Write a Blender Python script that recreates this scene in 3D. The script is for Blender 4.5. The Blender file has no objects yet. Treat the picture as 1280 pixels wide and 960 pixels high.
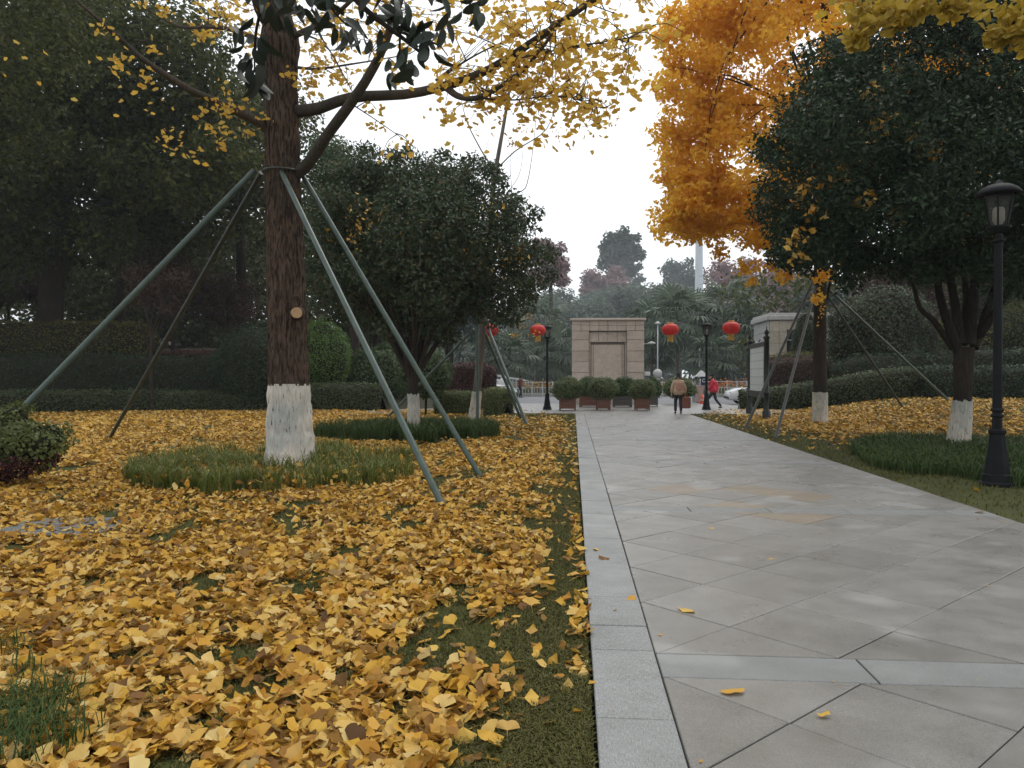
import bpy, math, random
import numpy as np
from mathutils import Vector, Matrix

rng = np.random.default_rng(11)
random.seed(11)
R = math.radians
scene = bpy.context.scene
COL = scene.collection
PI = math.pi

# ------------------------------------------------------------------ camera
CAM_H = 1.5
YAW, PITCH = R(4.53), R(-0.597)
cam_d = bpy.data.cameras.new('camera')
cam = bpy.data.objects.new('camera', cam_d)
COL.objects.link(cam)
cam.location = (0, 0, CAM_H)
cam.rotation_euler = (R(90) + PITCH, 0, YAW)
cam_d.sensor_width = 36.0
cam_d.lens = 960 / 1280 * 36.0
cam_d.clip_start = 0.05
cam_d.clip_end = 3000
scene.camera = cam

# ------------------------------------------------------------------ world, sun, exposure
SUN_EL, SUN_ROT = R(58), R(25)
world = bpy.data.worlds.new('World')
scene.world = world
world.use_nodes = True
wt = world.node_tree
wt.nodes.clear()
w_out = wt.nodes.new('ShaderNodeOutputWorld')
w_bg = wt.nodes.new('ShaderNodeBackground')
w_sky = wt.nodes.new('ShaderNodeTexSky')
w_sky.sky_type = 'NISHITA'
w_sky.sun_disc = False
w_sky.sun_elevation = SUN_EL
w_sky.sun_rotation = SUN_ROT
w_sky.air_density = 1.0
w_sky.dust_density = 6.0
w_sky.ozone_density = 1.0
w_hs = wt.nodes.new('ShaderNodeHueSaturation')
w_hs.inputs['Saturation'].default_value = 0.12
w_mix = wt.nodes.new('ShaderNodeMix')          # overcast: the cloud layer evens the sky out
w_mix.data_type = 'RGBA'
w_mix.inputs[0].default_value = 0.72
w_mix.inputs[7].default_value = (8.9, 9.25, 9.6, 1)
wt.links.new(w_sky.outputs[0], w_hs.inputs['Color'])
wt.links.new(w_hs.outputs[0], w_mix.inputs[6])
wt.links.new(w_mix.outputs[2], w_bg.inputs[0])
w_bg.inputs[1].default_value = 0.135
wt.links.new(w_bg.outputs[0], w_out.inputs[0])

sun_d = bpy.data.lights.new('sun', 'SUN')
sun_d.energy = 0.7
sun_d.angle = R(35)
sun_d.color = (1.0, 0.95, 0.88)
sun = bpy.data.objects.new('sun', sun_d)
COL.objects.link(sun)
sd = Vector((math.sin(SUN_ROT) * math.cos(SUN_EL), math.cos(SUN_ROT) * math.cos(SUN_EL), math.sin(SUN_EL)))
sun.rotation_euler = sd.to_track_quat('Z', 'Y').to_euler()

scene.view_settings.view_transform = 'Standard'
scene.view_settings.look = 'None'
scene.view_settings.exposure = 0.22
scene.view_settings.gamma = 1.0
scene.view_settings.use_curve_mapping = False
cy = scene.cycles
cy.max_bounces = 8
cy.diffuse_bounces = 5
cy.glossy_bounces = 2
cy.transmission_bounces = 4
cy.volume_bounces = 0
cy.transparent_max_bounces = 8
cy.use_denoising = True

# ------------------------------------------------------------------ pixel -> place helpers (photo measured at 1280 x 960)
_rot = cam.rotation_euler.to_matrix()
def ray(px, py):
    return _rot @ Vector(((px - 640) / 960, (480 - py) / 960, -1.0))
def P(px, py, y):
    """the point of that line of sight at world depth y"""
    d = ray(px, py)
    return Vector((0, 0, CAM_H)) + d * (y / d.y)
def G(px, py, z=0.0):
    d = ray(px, py)
    return Vector((0, 0, CAM_H)) + d * ((z - CAM_H) / d.z)

# ------------------------------------------------------------------ numpy noise
_perm = np.random.default_rng(5).permutation(512)
_perm = np.concatenate([_perm, _perm, _perm])
_val = np.random.default_rng(6).random(512)
def vnoise(p):
    p = np.asarray(p, float)
    i = np.floor(p).astype(int)
    f = p - i
    f = f * f * (3 - 2 * f)
    i &= 511
    def h(dx, dy, dz):
        a = _perm[(i[:, 0] + dx) & 511]
        b = _perm[(a + i[:, 1] + dy) & 511]
        return _val[_perm[(b + i[:, 2] + dz) & 511]]
    x, y, z = f[:, 0], f[:, 1], f[:, 2]
    def l(a, b, t): return a + (b - a) * t
    return l(l(l(h(0,0,0), h(1,0,0), x), l(h(0,1,0), h(1,1,0), x), y),
             l(l(h(0,0,1), h(1,0,1), x), l(h(0,1,1), h(1,1,1), x), y), z)
def sstep(a, b, x):
    t = np.clip((x - a) / (b - a), 0, 1)
    return t * t * (3 - 2 * t)

# ------------------------------------------------------------------ mesh helpers
def make_mesh(name, parts, smooth=False):
    """parts: list of (V (n,3), F (m,k)[, material index])"""
    Vs, li, ls, mi, off, lo = [], [], [], [], 0, 0
    for p in parts:
        V, F = np.asarray(p[0], np.float32), np.asarray(p[1], np.int64)
        if len(F) == 0: continue
        Vs.append(V)
        li.append((F + off).ravel())
        k = F.shape[1]
        ls.append(lo + np.arange(len(F)) * k)
        mi.append(np.full(len(F), p[2] if len(p) > 2 else 0))
        lo += F.size
        off += len(V)
    me = bpy.data.meshes.new(name)
    if not Vs: return me
    V = np.concatenate(Vs); li = np.concatenate(li); ls = np.concatenate(ls); mi = np.concatenate(mi)
    me.vertices.add(len(V)); me.vertices.foreach_set('co', V.ravel())
    me.loops.add(len(li)); me.loops.foreach_set('vertex_index', li.astype(np.int32))
    me.polygons.add(len(ls)); me.polygons.foreach_set('loop_start', ls.astype(np.int32))
    me.polygons.foreach_set('material_index', mi.astype(np.int32))
    me.polygons.foreach_set('use_smooth', np.full(len(ls), bool(smooth)))
    me.update(calc_edges=True)
    me.validate()
    return me

def box(c, s, rz=0.0, taper=1.0):
    """box centred at c with full sizes s"""
    x, y, z = s[0] / 2, s[1] / 2, s[2] / 2
    V = np.array([[-x,-y,-z],[x,-y,-z],[x,y,-z],[-x,y,-z],[-x*taper,-y*taper,z],[x*taper,-y*taper,z],[x*taper,y*taper,z],[-x*taper,y*taper,z]])
    if rz:
        ca, sa = math.cos(rz), math.sin(rz)
        V = np.stack([V[:,0]*ca - V[:,1]*sa, V[:,0]*sa + V[:,1]*ca, V[:,2]], 1)
    V = V + np.array(c)
    F = np.array([[0,3,2,1],[4,5,6,7],[0,1,5,4],[1,2,6,5],[2,3,7,6],[3,0,4,7]])
    return V, F

def bbox(c, s, rz=0.0, b=0.006):
    """box with chamfered vertical and top edges (cheap bevel)"""
    x, y, z = s[0]/2, s[1]/2, s[2]/2
    b = min(b, x*0.45, y*0.45, z*0.45)
    def ring(i, zz):
        return [[-x+i+b,-y+i,zz],[x-i-b,-y+i,zz],[x-i,-y+i+b,zz],[x-i,y-i-b,zz],[x-i-b,y-i,zz],[-x+i+b,y-i,zz],[-x+i,y-i-b,zz],[-x+i,-y+i+b,zz]]
    V = np.array(ring(b,-z) + ring(0,-z+b) + ring(0,z-b) + ring(b,z), float)
    Q = []
    for k in range(3):
        for j in range(8):
            Q.append([k*8+j, k*8+(j+1)%8, (k+1)*8+(j+1)%8, (k+1)*8+j])
    for o in (0, 24):
        a = [o+j for j in range(8)]
        if o == 0: a = a[::-1]
        Q += [[a[0],a[1],a[2],a[3]],[a[0],a[3],a[4],a[7]],[a[4],a[5],a[6],a[7]]]
    if rz:
        ca, sa = math.cos(rz), math.sin(rz)
        V = np.stack([V[:,0]*ca - V[:,1]*sa, V[:,0]*sa + V[:,1]*ca, V[:,2]], 1)
    return V + np.array(c), np.array(Q)

def spline(pts, n):
    p = np.asarray(pts, float)
    if len(p) < 3:
        t = np.linspace(0, 1, max(2, n))[:, None]
        return p[0] * (1 - t) + p[-1] * t
    q = np.vstack([2*p[0]-p[1], p, 2*p[-1]-p[-2]])
    out = []
    m = len(p) - 1
    for u in np.linspace(0, m, n):
        i = min(int(u), m - 1); t = u - i
        a, b, c, d = q[i], q[i+1], q[i+2], q[i+3]
        out.append(0.5*((2*b) + (c-a)*t + (2*a-5*b+4*c-d)*t*t + (3*b-a-3*c+d)*t**3))
    return np.array(out)

def tube(pts, rad, sides=7, n=None, cap=True, wob=0.0):
    """smooth tapered tube through pts; rad a list as long as pts"""
    pts = np.asarray(pts, float); rad = np.asarray(rad, float)
    n = n or len(pts)
    C = spline(pts, n)
    r = np.interp(np.linspace(0, 1, n), np.linspace(0, 1, len(rad)), rad)
    T = np.gradient(C, axis=0)
    T /= np.linalg.norm(T, axis=1)[:, None] + 1e-9
    u = np.cross(T[0], [0, 0, 1.0])
    if np.linalg.norm(u) < 0.1: u = np.cross(T[0], [1.0, 0, 0])
    u /= np.linalg.norm(u)
    a = np.linspace(0, 2*PI, sides, endpoint=False)
    V = []
    for i in range(n):
        u = u - T[i]*np.dot(u, T[i]); u /= np.linalg.norm(u) + 1e-9
        v = np.cross(T[i], u)
        rr = r[i] * (1 + (wob * (rng.random(sides) - 0.5) if wob else 0))
        V.append(C[i] + np.outer(np.cos(a)*rr, u) + np.outer(np.sin(a)*rr, v))
    V = np.concatenate(V)
    F = []
    for i in range(n-1):
        for j in range(sides):
            F.append([i*sides+j, i*sides+(j+1)%sides, (i+1)*sides+(j+1)%sides, (i+1)*sides+j])
    F = np.array(F)
    out = [(V, F)]
    if cap:
        for e, (o, s) in enumerate(((0, -1), ((n-1)*sides, 1))):
            c = len(V); V = np.vstack([V, C[0] if e == 0 else C[-1]])
        tri = [[(j+1)%sides, j, len(V)-2] for j in range(sides)] + [[(n-1)*sides+j, (n-1)*sides+(j+1)%sides, len(V)-1] for j in range(sides)]
        out = [(V, F), (V, np.array(tri))]
    return out

def lathe(profile, sides=24, c=(0,0,0), squash=(1,1)):
    """profile: list of (r, z)"""
    a = np.linspace(0, 2*PI, sides, endpoint=False)
    V = np.concatenate([np.stack([np.cos(a)*max(r,1e-4)*squash[0], np.sin(a)*max(r,1e-4)*squash[1], np.full(sides, z)], 1) for r, z in profile]) + np.array(c)
    F = [[i*sides+j, i*sides+(j+1)%sides, (i+1)*sides+(j+1)%sides, (i+1)*sides+j] for i in range(len(profile)-1) for j in range(sides)]
    return V, np.array(F)

def link(name, me, mat=None, parent=None, **props):
    o = bpy.data.objects.new(name, me)
    COL.objects.link(o)
    if mat is not None:
        mats = mat if isinstance(mat, (list, tuple)) else [mat]
        if me is not None and len(me.materials) == 0:
            for m in mats: me.materials.append(m)
    if parent is not None: o.parent = parent
    for k, v in props.items():
        if v is not None: o[k] = v
    return o

def thing(name, label, cat, loc=(0,0,0), group=None, rz=0.0):
    o = bpy.data.objects.new(name, None)
    o.empty_display_size = 0.2
    COL.objects.link(o)
    o.location = loc
    o.rotation_euler = (0, 0, rz)
    o['label'] = label; o['category'] = cat
    if group: o['group'] = group
    return o

def copy_tree(o, parent=None):
    c = o.copy(); COL.objects.link(c)
    if parent is not None: c.parent = parent
    for ch in o.children: copy_tree(ch, c)
    return c

def shift(parts, d):
    d = np.array(d, float)
    return [(np.asarray(p[0]) - d,) + tuple(p[1:]) for p in parts]

# ------------------------------------------------------------------ materials
def nodes_of(name):
    m = bpy.data.materials.new(name)
    m.use_nodes = True
    t = m.node_tree
    t.nodes.clear()
    out = t.nodes.new('ShaderNodeOutputMaterial')
    return m, t, out
def N(t, kind, **kw):
    n = t.nodes.new(kind)
    for k, v in kw.items():
        if k in n.inputs: n.inputs[k].default_value = v
        else: setattr(n, k, v)
    return n
def ramp(t, stops, fac=None, interp='LINEAR'):
    r = t.nodes.new('ShaderNodeValToRGB')
    r.color_ramp.interpolation = interp
    e = r.color_ramp.elements
    while len(e) < len(stops): e.new(0.5)
    for i, (p, c) in enumerate(stops):
        e[i].position = p
        e[i].color = (*c, 1)
    if fac is not None: t.links.new(fac, r.inputs[0])
    return r
def even(cols):
    n = len(cols)
    return [(i / max(1, n-1), c) for i, c in enumerate(cols)]

def leaf_mat(name, cols, trans=0.3, rough=0.5, spec=0.4, per_object=False):
    m, t, out = nodes_of(name)
    if per_object: f = t.nodes.new('ShaderNodeObjectInfo').outputs['Random']
    else: f = t.nodes.new('ShaderNodeNewGeometry').outputs['Random Per Island']
    r = ramp(t, even(cols), f)
    b = N(t, 'ShaderNodeBsdfPrincipled', Roughness=rough)
    b.inputs['Specular IOR Level'].default_value = spec
    tr = t.nodes.new('ShaderNodeBsdfTranslucent')
    mx = N(t, 'ShaderNodeMixShader'); mx.inputs[0].default_value = trans
    t.links.new(r.outputs[0], b.inputs['Base Color'])
    t.links.new(r.outputs[0], tr.inputs[0])
    t.links.new(b.outputs[0], mx.inputs[1]); t.links.new(tr.outputs[0], mx.inputs[2])
    t.links.new(mx.outputs[0], out.inputs[0])
    return m

def solid(name, col, rough=0.5, metal=0.0, var=0.25, scale=8.0, bump=0.0, bscale=60.0, spec=0.5):
    """painted / stone-like surface with mottled tone and fine relief"""
    m, t, out = nodes_of(name)
    tc = t.nodes.new('ShaderNodeTexCoord')
    n = N(t, 'ShaderNodeTexNoise', Scale=scale, Detail=6.0, Roughness=0.65)
    t.links.new(tc.outputs['Object'], n.inputs['Vector'])
    lo = tuple(c*(1-var) for c in col); hi = tuple(min(1, c*(1+var)) for c in col)
    r = ramp(t, [(0.3, lo), (0.7, hi)], n.outputs[0])
    b = N(t, 'ShaderNodeBsdfPrincipled', Roughness=rough, Metallic=metal)
    b.inputs['Specular IOR Level'].default_value = spec
    t.links.new(r.outputs[0], b.inputs['Base Color'])
    if bump:
        n2 = N(t, 'ShaderNodeTexNoise', Scale=bscale, Detail=4.0)
        t.links.new(tc.outputs['Object'], n2.inputs['Vector'])
        bp = N(t, 'ShaderNodeBump', Strength=bump, Distance=0.01)
        t.links.new(n2.outputs[0], bp.inputs['Height'])
        t.links.new(bp.outputs[0], b.inputs['Normal'])
    t.links.new(b.outputs[0], out.inputs[0])
    return m

def bark_mat(name, lo, hi, sc=1.0, bump=0.8):
    m, t, out = nodes_of(name)
    tc = t.nodes.new('ShaderNodeTexCoord')
    mp = N(t, 'ShaderNodeMapping'); mp.inputs['Scale'].default_value = (14*sc, 14*sc, 2.2*sc)
    t.links.new(tc.outputs['Object'], mp.inputs[0])
    n = N(t, 'ShaderNodeTexNoise', Scale=1.6, Detail=8.0, Roughness=0.7)
    t.links.new(mp.outputs[0], n.inputs['Vector'])
    n3 = N(t, 'ShaderNodeTexNoise', Scale=1.3, Detail=3.0)
    t.links.new(tc.outputs['Object'], n3.inputs['Vector'])
    r = ramp(t, [(0.32, lo), (0.66, hi)], n.outputs[0])
    r2 = ramp(t, [(0.4, (0.75,0.78,0.75)), (0.65, (1.15,1.05,0.95))], n3.outputs[0])
    mx = N(t, 'ShaderNodeMix', data_type='RGBA', blend_type='MULTIPLY'); mx.inputs[0].default_value = 1.0
    t.links.new(r.outputs[0], mx.inputs[6]); t.links.new(r2.outputs[0], mx.inputs[7])
    b = N(t, 'ShaderNodeBsdfPrincipled', Roughness=0.9)
    b.inputs['Specular IOR Level'].default_value = 0.1
    bp = N(t, 'ShaderNodeBump', Strength=bump, Distance=0.02)
    t.links.new(n.outputs[0], bp.inputs['Height'])
    t.links.new(mx.outputs[2], b.inputs['Base Color']); t.links.new(bp.outputs[0], b.inputs['Normal'])
    t.links.new(b.outputs[0], out.inputs[0])
    return m

def stone_mat(name, lo, hi, rough=0.5, per='object', stain=True, speck=220.0, stain_col=(0.37,0.37,0.36), scratch=False):
    """granite paving: speckle, per-stone tone, pale dried stains"""
    m, t, out = nodes_of(name)
    tc = t.nodes.new('ShaderNodeTexCoord')
    geo = t.nodes.new('ShaderNodeNewGeometry')
    f = t.nodes.new('ShaderNodeObjectInfo').outputs['Random'] if per == 'object' else geo.outputs['Random Per Island']
    r = ramp(t, even([lo, tuple((a+b)/2 for a, b in zip(lo, hi)), hi]), f)
    n = N(t, 'ShaderNodeTexNoise', Scale=speck, Detail=2.0)
    t.links.new(geo.outputs['Position'], n.inputs['Vector'])
    r1 = ramp(t, [(0.35, (0.68,0.68,0.68)), (0.62, (1.22,1.22,1.22))], n.outputs[0])
    nb = N(t, 'ShaderNodeTexNoise', Scale=2.6, Detail=6.0, Roughness=0.7)
    t.links.new(geo.outputs['Position'], nb.inputs['Vector'])
    r2 = ramp(t, [(0.3, (0.82,0.81,0.79)), (0.7, (1.1,1.1,1.1))], nb.outputs[0])
    mx = N(t, 'ShaderNodeMix', data_type='RGBA', blend_type='MULTIPLY'); mx.inputs[0].default_value = 1.0
    mx2 = N(t, 'ShaderNodeMix', data_type='RGBA', blend_type='MULTIPLY'); mx2.inputs[0].default_value = 1.0
    t.links.new(r.outputs[0], mx.inputs[6]); t.links.new(r1.outputs[0], mx.inputs[7])
    t.links.new(mx.outputs[2], mx2.inputs[6]); t.links.new(r2.outputs[0], mx2.inputs[7])
    col = mx2.outputs[2]
    b = N(t, 'ShaderNodeBsdfPrincipled', Roughness=rough)
    if stain:
        ns = N(t, 'ShaderNodeTexNoise', Scale=1.35, Detail=1.5, Roughness=0.45)
        t.links.new(geo.outputs['Position'], ns.inputs['Vector'])
        r3 = ramp(t, [(0.60, (0,0,0)), (0.67, (1,1,1))], ns.outputs[0])
        ma = N(t, 'ShaderNodeMath', operation='MULTIPLY'); ma.inputs[1].default_value = 0.36
        t.links.new(r3.outputs[0], ma.inputs[0])
        mx3 = N(t, 'ShaderNodeMix', data_type='RGBA'); mx3.inputs[7].default_value = (*stain_col, 1)
        t.links.new(ma.outputs[0], mx3.inputs[0]); t.links.new(col, mx3.inputs[6])
        col = mx3.outputs[2]
    nr = N(t, 'ShaderNodeTexNoise', Scale=3.0, Detail=5.0)
    t.links.new(geo.outputs['Position'], nr.inputs['Vector'])
    rr = N(t, 'ShaderNodeMapRange'); rr.inputs[1].default_value = 0.3; rr.inputs[2].default_value = 0.7
    rr.inputs[3].default_value = rough - 0.1; rr.inputs[4].default_value = rough + 0.14
    t.links.new(nr.outputs[0], rr.inputs[0]); t.links.new(rr.outputs[0], b.inputs['Roughness'])
    h = n.outputs[0]
    if scratch:      # sawn / chiselled lines along the stone
        mp = N(t, 'ShaderNodeMapping'); mp.inputs['Scale'].default_value = (160, 30, 1)
        t.links.new(geo.outputs['Position'], mp.inputs[0])
        n4 = N(t, 'ShaderNodeTexNoise', Scale=1.0, Detail=3.0)
        t.links.new(mp.outputs[0], n4.inputs['Vector'])
        h = n4.outputs[0]
        r4 = ramp(t, [(0.35, (0.8,0.8,0.8)), (0.65, (1.15,1.15,1.15))], h)
        mx4 = N(t, 'ShaderNodeMix', data_type='RGBA', blend_type='MULTIPLY'); mx4.inputs[0].default_value = 1.0
        t.links.new(col, mx4.inputs[6]); t.links.new(r4.outputs[0], mx4.inputs[7])
        col = mx4.outputs[2]
    bp = N(t, 'ShaderNodeBump', Strength=0.25, Distance=0.004)
    t.links.new(h, bp.inputs['Height']); t.links.new(bp.outputs[0], b.inputs['Normal'])
    t.links.new(col, b.inputs['Base Color'])
    t.links.new(b.outputs[0], out.inputs[0])
    return m

def ground_mat(name, cols, scale=1.2, fine=40.0, bump=0.6):
    m, t, out = nodes_of(name)
    geo = t.nodes.new('ShaderNodeNewGeometry')
    n = N(t, 'ShaderNodeTexNoise', Scale=scale, Detail=8.0, Roughness=0.7)
    n2 = N(t, 'ShaderNodeTexNoise', Scale=fine, Detail=4.0, Roughness=0.7)
    for k in (n, n2): t.links.new(geo.outputs['Position'], k.inputs['Vector'])
    ad = N(t, 'ShaderNodeMix', data_type='FLOAT'); ad.inputs[0].default_value = 0.5
    t.links.new(n.outputs[0], ad.inputs[2]); t.links.new(n2.outputs[0], ad.inputs[3])
    r = ramp(t, [(0.32 + 0.36*p, c) for p, c in even(cols)], ad.outputs[0])
    b = N(t, 'ShaderNodeBsdfPrincipled', Roughness=0.9); b.inputs['Specular IOR Level'].default_value = 0.15
    bp = N(t, 'ShaderNodeBump', Strength=bump, Distance=0.02)
    t.links.new(n2.outputs[0], bp.inputs['Height']); t.links.new(bp.outputs[0], b.inputs['Normal'])
    t.links.new(r.outputs[0], b.inputs['Base Color']); t.links.new(b.outputs[0], out.inputs[0])
    return m

def glass_mat(name, col=(0.8,0.85,0.85), alpha=0.35):
    m, t, out = nodes_of(name)
    b = N(t, 'ShaderNodeBsdfPrincipled', Roughness=0.08); b.inputs['Base Color'].default_value = (*col, 1)
    tr = t.nodes.new('ShaderNodeBsdfTransparent')
    mx = N(t, 'ShaderNodeMixShader'); mx.inputs[0].default_value = alpha
    t.links.new(tr.outputs[0], mx.inputs[1]); t.links.new(b.outputs[0], mx.inputs[2]); t.links.new(mx.outputs[0], out.inputs[0])
    return m

GINKGO_FALL = [(0.52,0.275,0.032),(0.58,0.34,0.050),(0.62,0.41,0.090),(0.38,0.165,0.020),(0.62,0.44,0.14),(0.54,0.275,0.028),(0.68,0.51,0.20),(0.17,0.075,0.020),(0.58,0.33,0.035),(0.10,0.050,0.020),(0.46,0.22,0.025)]
M = {}
M['leaf_fallen'] = leaf_mat('fallen_ginkgo_leaf', GINKGO_FALL, 0.15, 0.6, 0.2)
M['leaf_fallen_one'] = leaf_mat('fallen_ginkgo_leaf_single', GINKGO_FALL, 0.15, 0.6, 0.2, per_object=True)
M['leaf_yellow'] = leaf_mat('yellow_ginkgo_leaf', [(0.70,0.42,0.06),(0.76,0.52,0.10),(0.64,0.36,0.04),(0.72,0.54,0.14)], 0.55, 0.5, 0.25)
M['leaf_orange'] = leaf_mat('orange_ginkgo_leaf', [(0.84,0.48,0.045),(0.88,0.55,0.07),(0.80,0.42,0.035),(0.86,0.60,0.10)], 0.68, 0.5, 0.25)
M['leaf_olive'] = leaf_mat('yellow_green_ginkgo_leaf', [(0.46,0.32,0.035),(0.54,0.37,0.045),(0.38,0.29,0.04)], 0.45, 0.5)
M['leaf_osmanthus'] = leaf_mat('osmanthus_leaf', [(0.026,0.046,0.022),(0.044,0.074,0.032),(0.062,0.094,0.038),(0.038,0.060,0.028),(0.11,0.085,0.034)], 0.26, 0.48, 0.35)
M['leaf_osmanthus_dark'] = leaf_mat('dark_osmanthus_leaf', [(0.016,0.030,0.017),(0.030,0.054,0.026),(0.050,0.082,0.036)], 0.2, 0.5, 0.18)
M['leaf_camphor'] = leaf_mat('camphor_leaf', [(0.030,0.042,0.014),(0.060,0.074,0.022),(0.115,0.118,0.034),(0.040,0.055,0.018)], 0.32, 0.55, 0.12)
M['leaf_green'] = leaf_mat('mid_green_leaf', [(0.040,0.075,0.025),(0.068,0.115,0.036),(0.095,0.140,0.045)], 0.32, 0.48, 0.4)
M['leaf_topiary'] = leaf_mat('bright_topiary_leaf', [(0.09,0.175,0.028),(0.125,0.225,0.038),(0.075,0.14,0.024)], 0.4, 0.42, 0.45)
M['leaf_box'] = leaf_mat('box_hedge_leaf', [(0.038,0.058,0.022),(0.060,0.082,0.028),(0.080,0.098,0.034)], 0.25, 0.5, 0.35)
M['leaf_barrel'] = leaf_mat('yellow_green_box_leaf', [(0.095,0.122,0.030),(0.130,0.150,0.038),(0.075,0.100,0.024)], 0.3, 0.5, 0.35)
M['leaf_red'] = leaf_mat('dark_red_hedge_leaf', [(0.070,0.022,0.024),(0.095,0.030,0.030),(0.050,0.024,0.020)], 0.2, 0.5, 0.3)
M['leaf_goldhedge'] = leaf_mat('gold_tipped_hedge_leaf', [(0.10,0.105,0.024),(0.165,0.150,0.034),(0.115,0.090,0.026)], 0.3, 0.5, 0.3)
M['leaf_mauve'] = leaf_mat('mauve_red_leaf', [(0.24,0.135,0.14),(0.30,0.18,0.175),(0.22,0.155,0.165)], 0.3, 0.6, 0.2)
M['leaf_brown'] = leaf_mat('brown_red_leaf', [(0.060,0.034,0.028),(0.085,0.045,0.035),(0.05,0.038,0.026)], 0.2, 0.6, 0.2)
M['leaf_far'] = leaf_mat('haze_tinted_green_leaf', [(0.085,0.120,0.092),(0.108,0.142,0.104),(0.128,0.152,0.115)], 0.35, 0.6, 0.3)  # paled so that distance haze sits in the leaf colour
M['leaf_far_dark'] = leaf_mat('haze_tinted_dark_leaf', [(0.072,0.098,0.084),(0.090,0.115,0.096)], 0.3, 0.6, 0.3)  # haze of distance lightened into the leaf tone
M['leaf_palm'] = leaf_mat('palm_frond', [(0.085,0.120,0.078),(0.112,0.148,0.096),(0.135,0.162,0.118)], 0.3, 0.55, 0.3, per_object=True)  # fronds brightened to suggest haze beyond the road
M['leaf_magnolia'] = leaf_mat('magnolia_leaf', [(0.018,0.030,0.020),(0.028,0.040,0.024),(0.034,0.036,0.024)], 0.08, 0.45, 0.3, per_object=True)
M['leaf_planter'] = leaf_mat('planter_shrub_leaf', [(0.090,0.130,0.045),(0.120,0.160,0.055),(0.140,0.165,0.065)], 0.38, 0.45, 0.4)
M['grass_tuft'] = leaf_mat('lilyturf_blade', [(0.080,0.112,0.020),(0.115,0.145,0.026),(0.155,0.170,0.034),(0.095,0.122,0.022),(0.24,0.19,0.045)], 0.3, 0.5, 0.3)
M['grass_dark'] = leaf_mat('dark_lilyturf_blade', [(0.034,0.064,0.016),(0.052,0.088,0.020),(0.070,0.100,0.024)], 0.25, 0.55, 0.2)
M['grass_short'] = leaf_mat('short_grass_blade', [(0.070,0.080,0.020),(0.105,0.108,0.026),(0.140,0.130,0.038),(0.12,0.095,0.04)], 0.3, 0.6, 0.2)
def fissured(name, deep, lo, hi, cut, sc, soft=0.10):
    """bark split by long dark vertical cracks"""
    m, t, out = nodes_of(name)
    tc = t.nodes.new('ShaderNodeTexCoord')
    wn = N(t, 'ShaderNodeTexNoise', Scale=3.0, Detail=3.0)
    t.links.new(tc.outputs['Object'], wn.inputs['Vector'])
    wm = N(t, 'ShaderNodeMix', data_type='RGBA', blend_type='LINEAR_LIGHT'); wm.inputs[0].default_value = 0.05
    t.links.new(tc.outputs['Object'], wm.inputs[6]); t.links.new(wn.outputs['Color'], wm.inputs[7])
    mp = N(t, 'ShaderNodeMapping'); mp.inputs['Scale'].default_value = (26*sc, 26*sc, 4.5*sc)
    t.links.new(wm.outputs[2], mp.inputs[0])
    n = N(t, 'ShaderNodeTexNoise', Scale=1.0, Detail=5.0, Roughness=0.6)
    t.links.new(mp.outputs[0], n.inputs['Vector'])
    big = N(t, 'ShaderNodeTexNoise', Scale=1.5, Detail=4.0)
    t.links.new(tc.outputs['Object'], big.inputs['Vector'])
    r = ramp(t, [(cut-soft, deep), (cut, lo), (cut+0.25, hi)], n.outputs[0])
    r2 = ramp(t, [(0.35, (0.72,0.76,0.74)), (0.68, (1.2,1.1,1.0))], big.outputs[0])
    mx = N(t, 'ShaderNodeMix', data_type='RGBA', blend_type='MULTIPLY'); mx.inputs[0].default_value = 1.0
    t.links.new(r.outputs[0], mx.inputs[6]); t.links.new(r2.outputs[0], mx.inputs[7])
    b = N(t, 'ShaderNodeBsdfPrincipled', Roughness=0.9); b.inputs['Specular IOR Level'].default_value = 0.15
    bp = N(t, 'ShaderNodeBump', Strength=1.0, Distance=0.03)
    t.links.new(n.outputs[0], bp.inputs['Height']); t.links.new(bp.outputs[0], b.inputs['Normal'])
    t.links.new(mx.outputs[2], b.inputs['Base Color']); t.links.new(b.outputs[0], out.inputs[0])
    return m
M['bark_ginkgo'] = fissured('ginkgo_bark', (0.022,0.016,0.013), (0.082,0.058,0.045), (0.160,0.116,0.090), 0.50, 1.0, 0.12)
M['bark_limb'] = bark_mat('ginkgo_limb_bark', (0.050,0.042,0.036), (0.115,0.098,0.082), 1.5, 0.5)
M['bark_dark'] = bark_mat('dark_bark', (0.022,0.018,0.015), (0.060,0.048,0.040), 1.2, 0.6)
M['bark_grey'] = bark_mat('grey_bark', (0.10,0.092,0.085), (0.20,0.18,0.165), 1.2, 0.4)
M['white_wash'] = fissured('limewash_paint', (0.16,0.13,0.11), (0.60,0.57,0.53), (0.74,0.72,0.69), 0.375, 1.25, 0.04)
M['white_wash_far'] = fissured('limewash_paint_old', (0.20,0.17,0.14), (0.48,0.45,0.40), (0.66,0.63,0.58), 0.40, 1.2, 0.06)
M['cut_wood'] = solid('cut_wood', (0.46,0.29,0.15), 0.7, 0, 0.2, 20)
M['steel_green'] = solid('green_painted_steel', (0.055,0.085,0.070), 0.42, 0.0, 0.3, 6, 0.15, 40)
M['steel_dark'] = solid('dark_painted_steel', (0.030,0.036,0.030), 0.5, 0.0, 0.3, 6, 0.15, 40)
M['black_iron'] = solid('black_cast_iron', (0.012,0.0125,0.014), 0.55, 0.0, 0.3, 5, 0.2, 50, spec=0.10)
M['green_black'] = solid('dark_green_lacquer', (0.012,0.020,0.018), 0.35, 0.1, 0.3, 5, 0.1, 50)
M['lamp_glass'] = glass_mat('lamp_glass', (0.10,0.10,0.09), 0.45)  # dark tint stands in for shade on the lamp head
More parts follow.
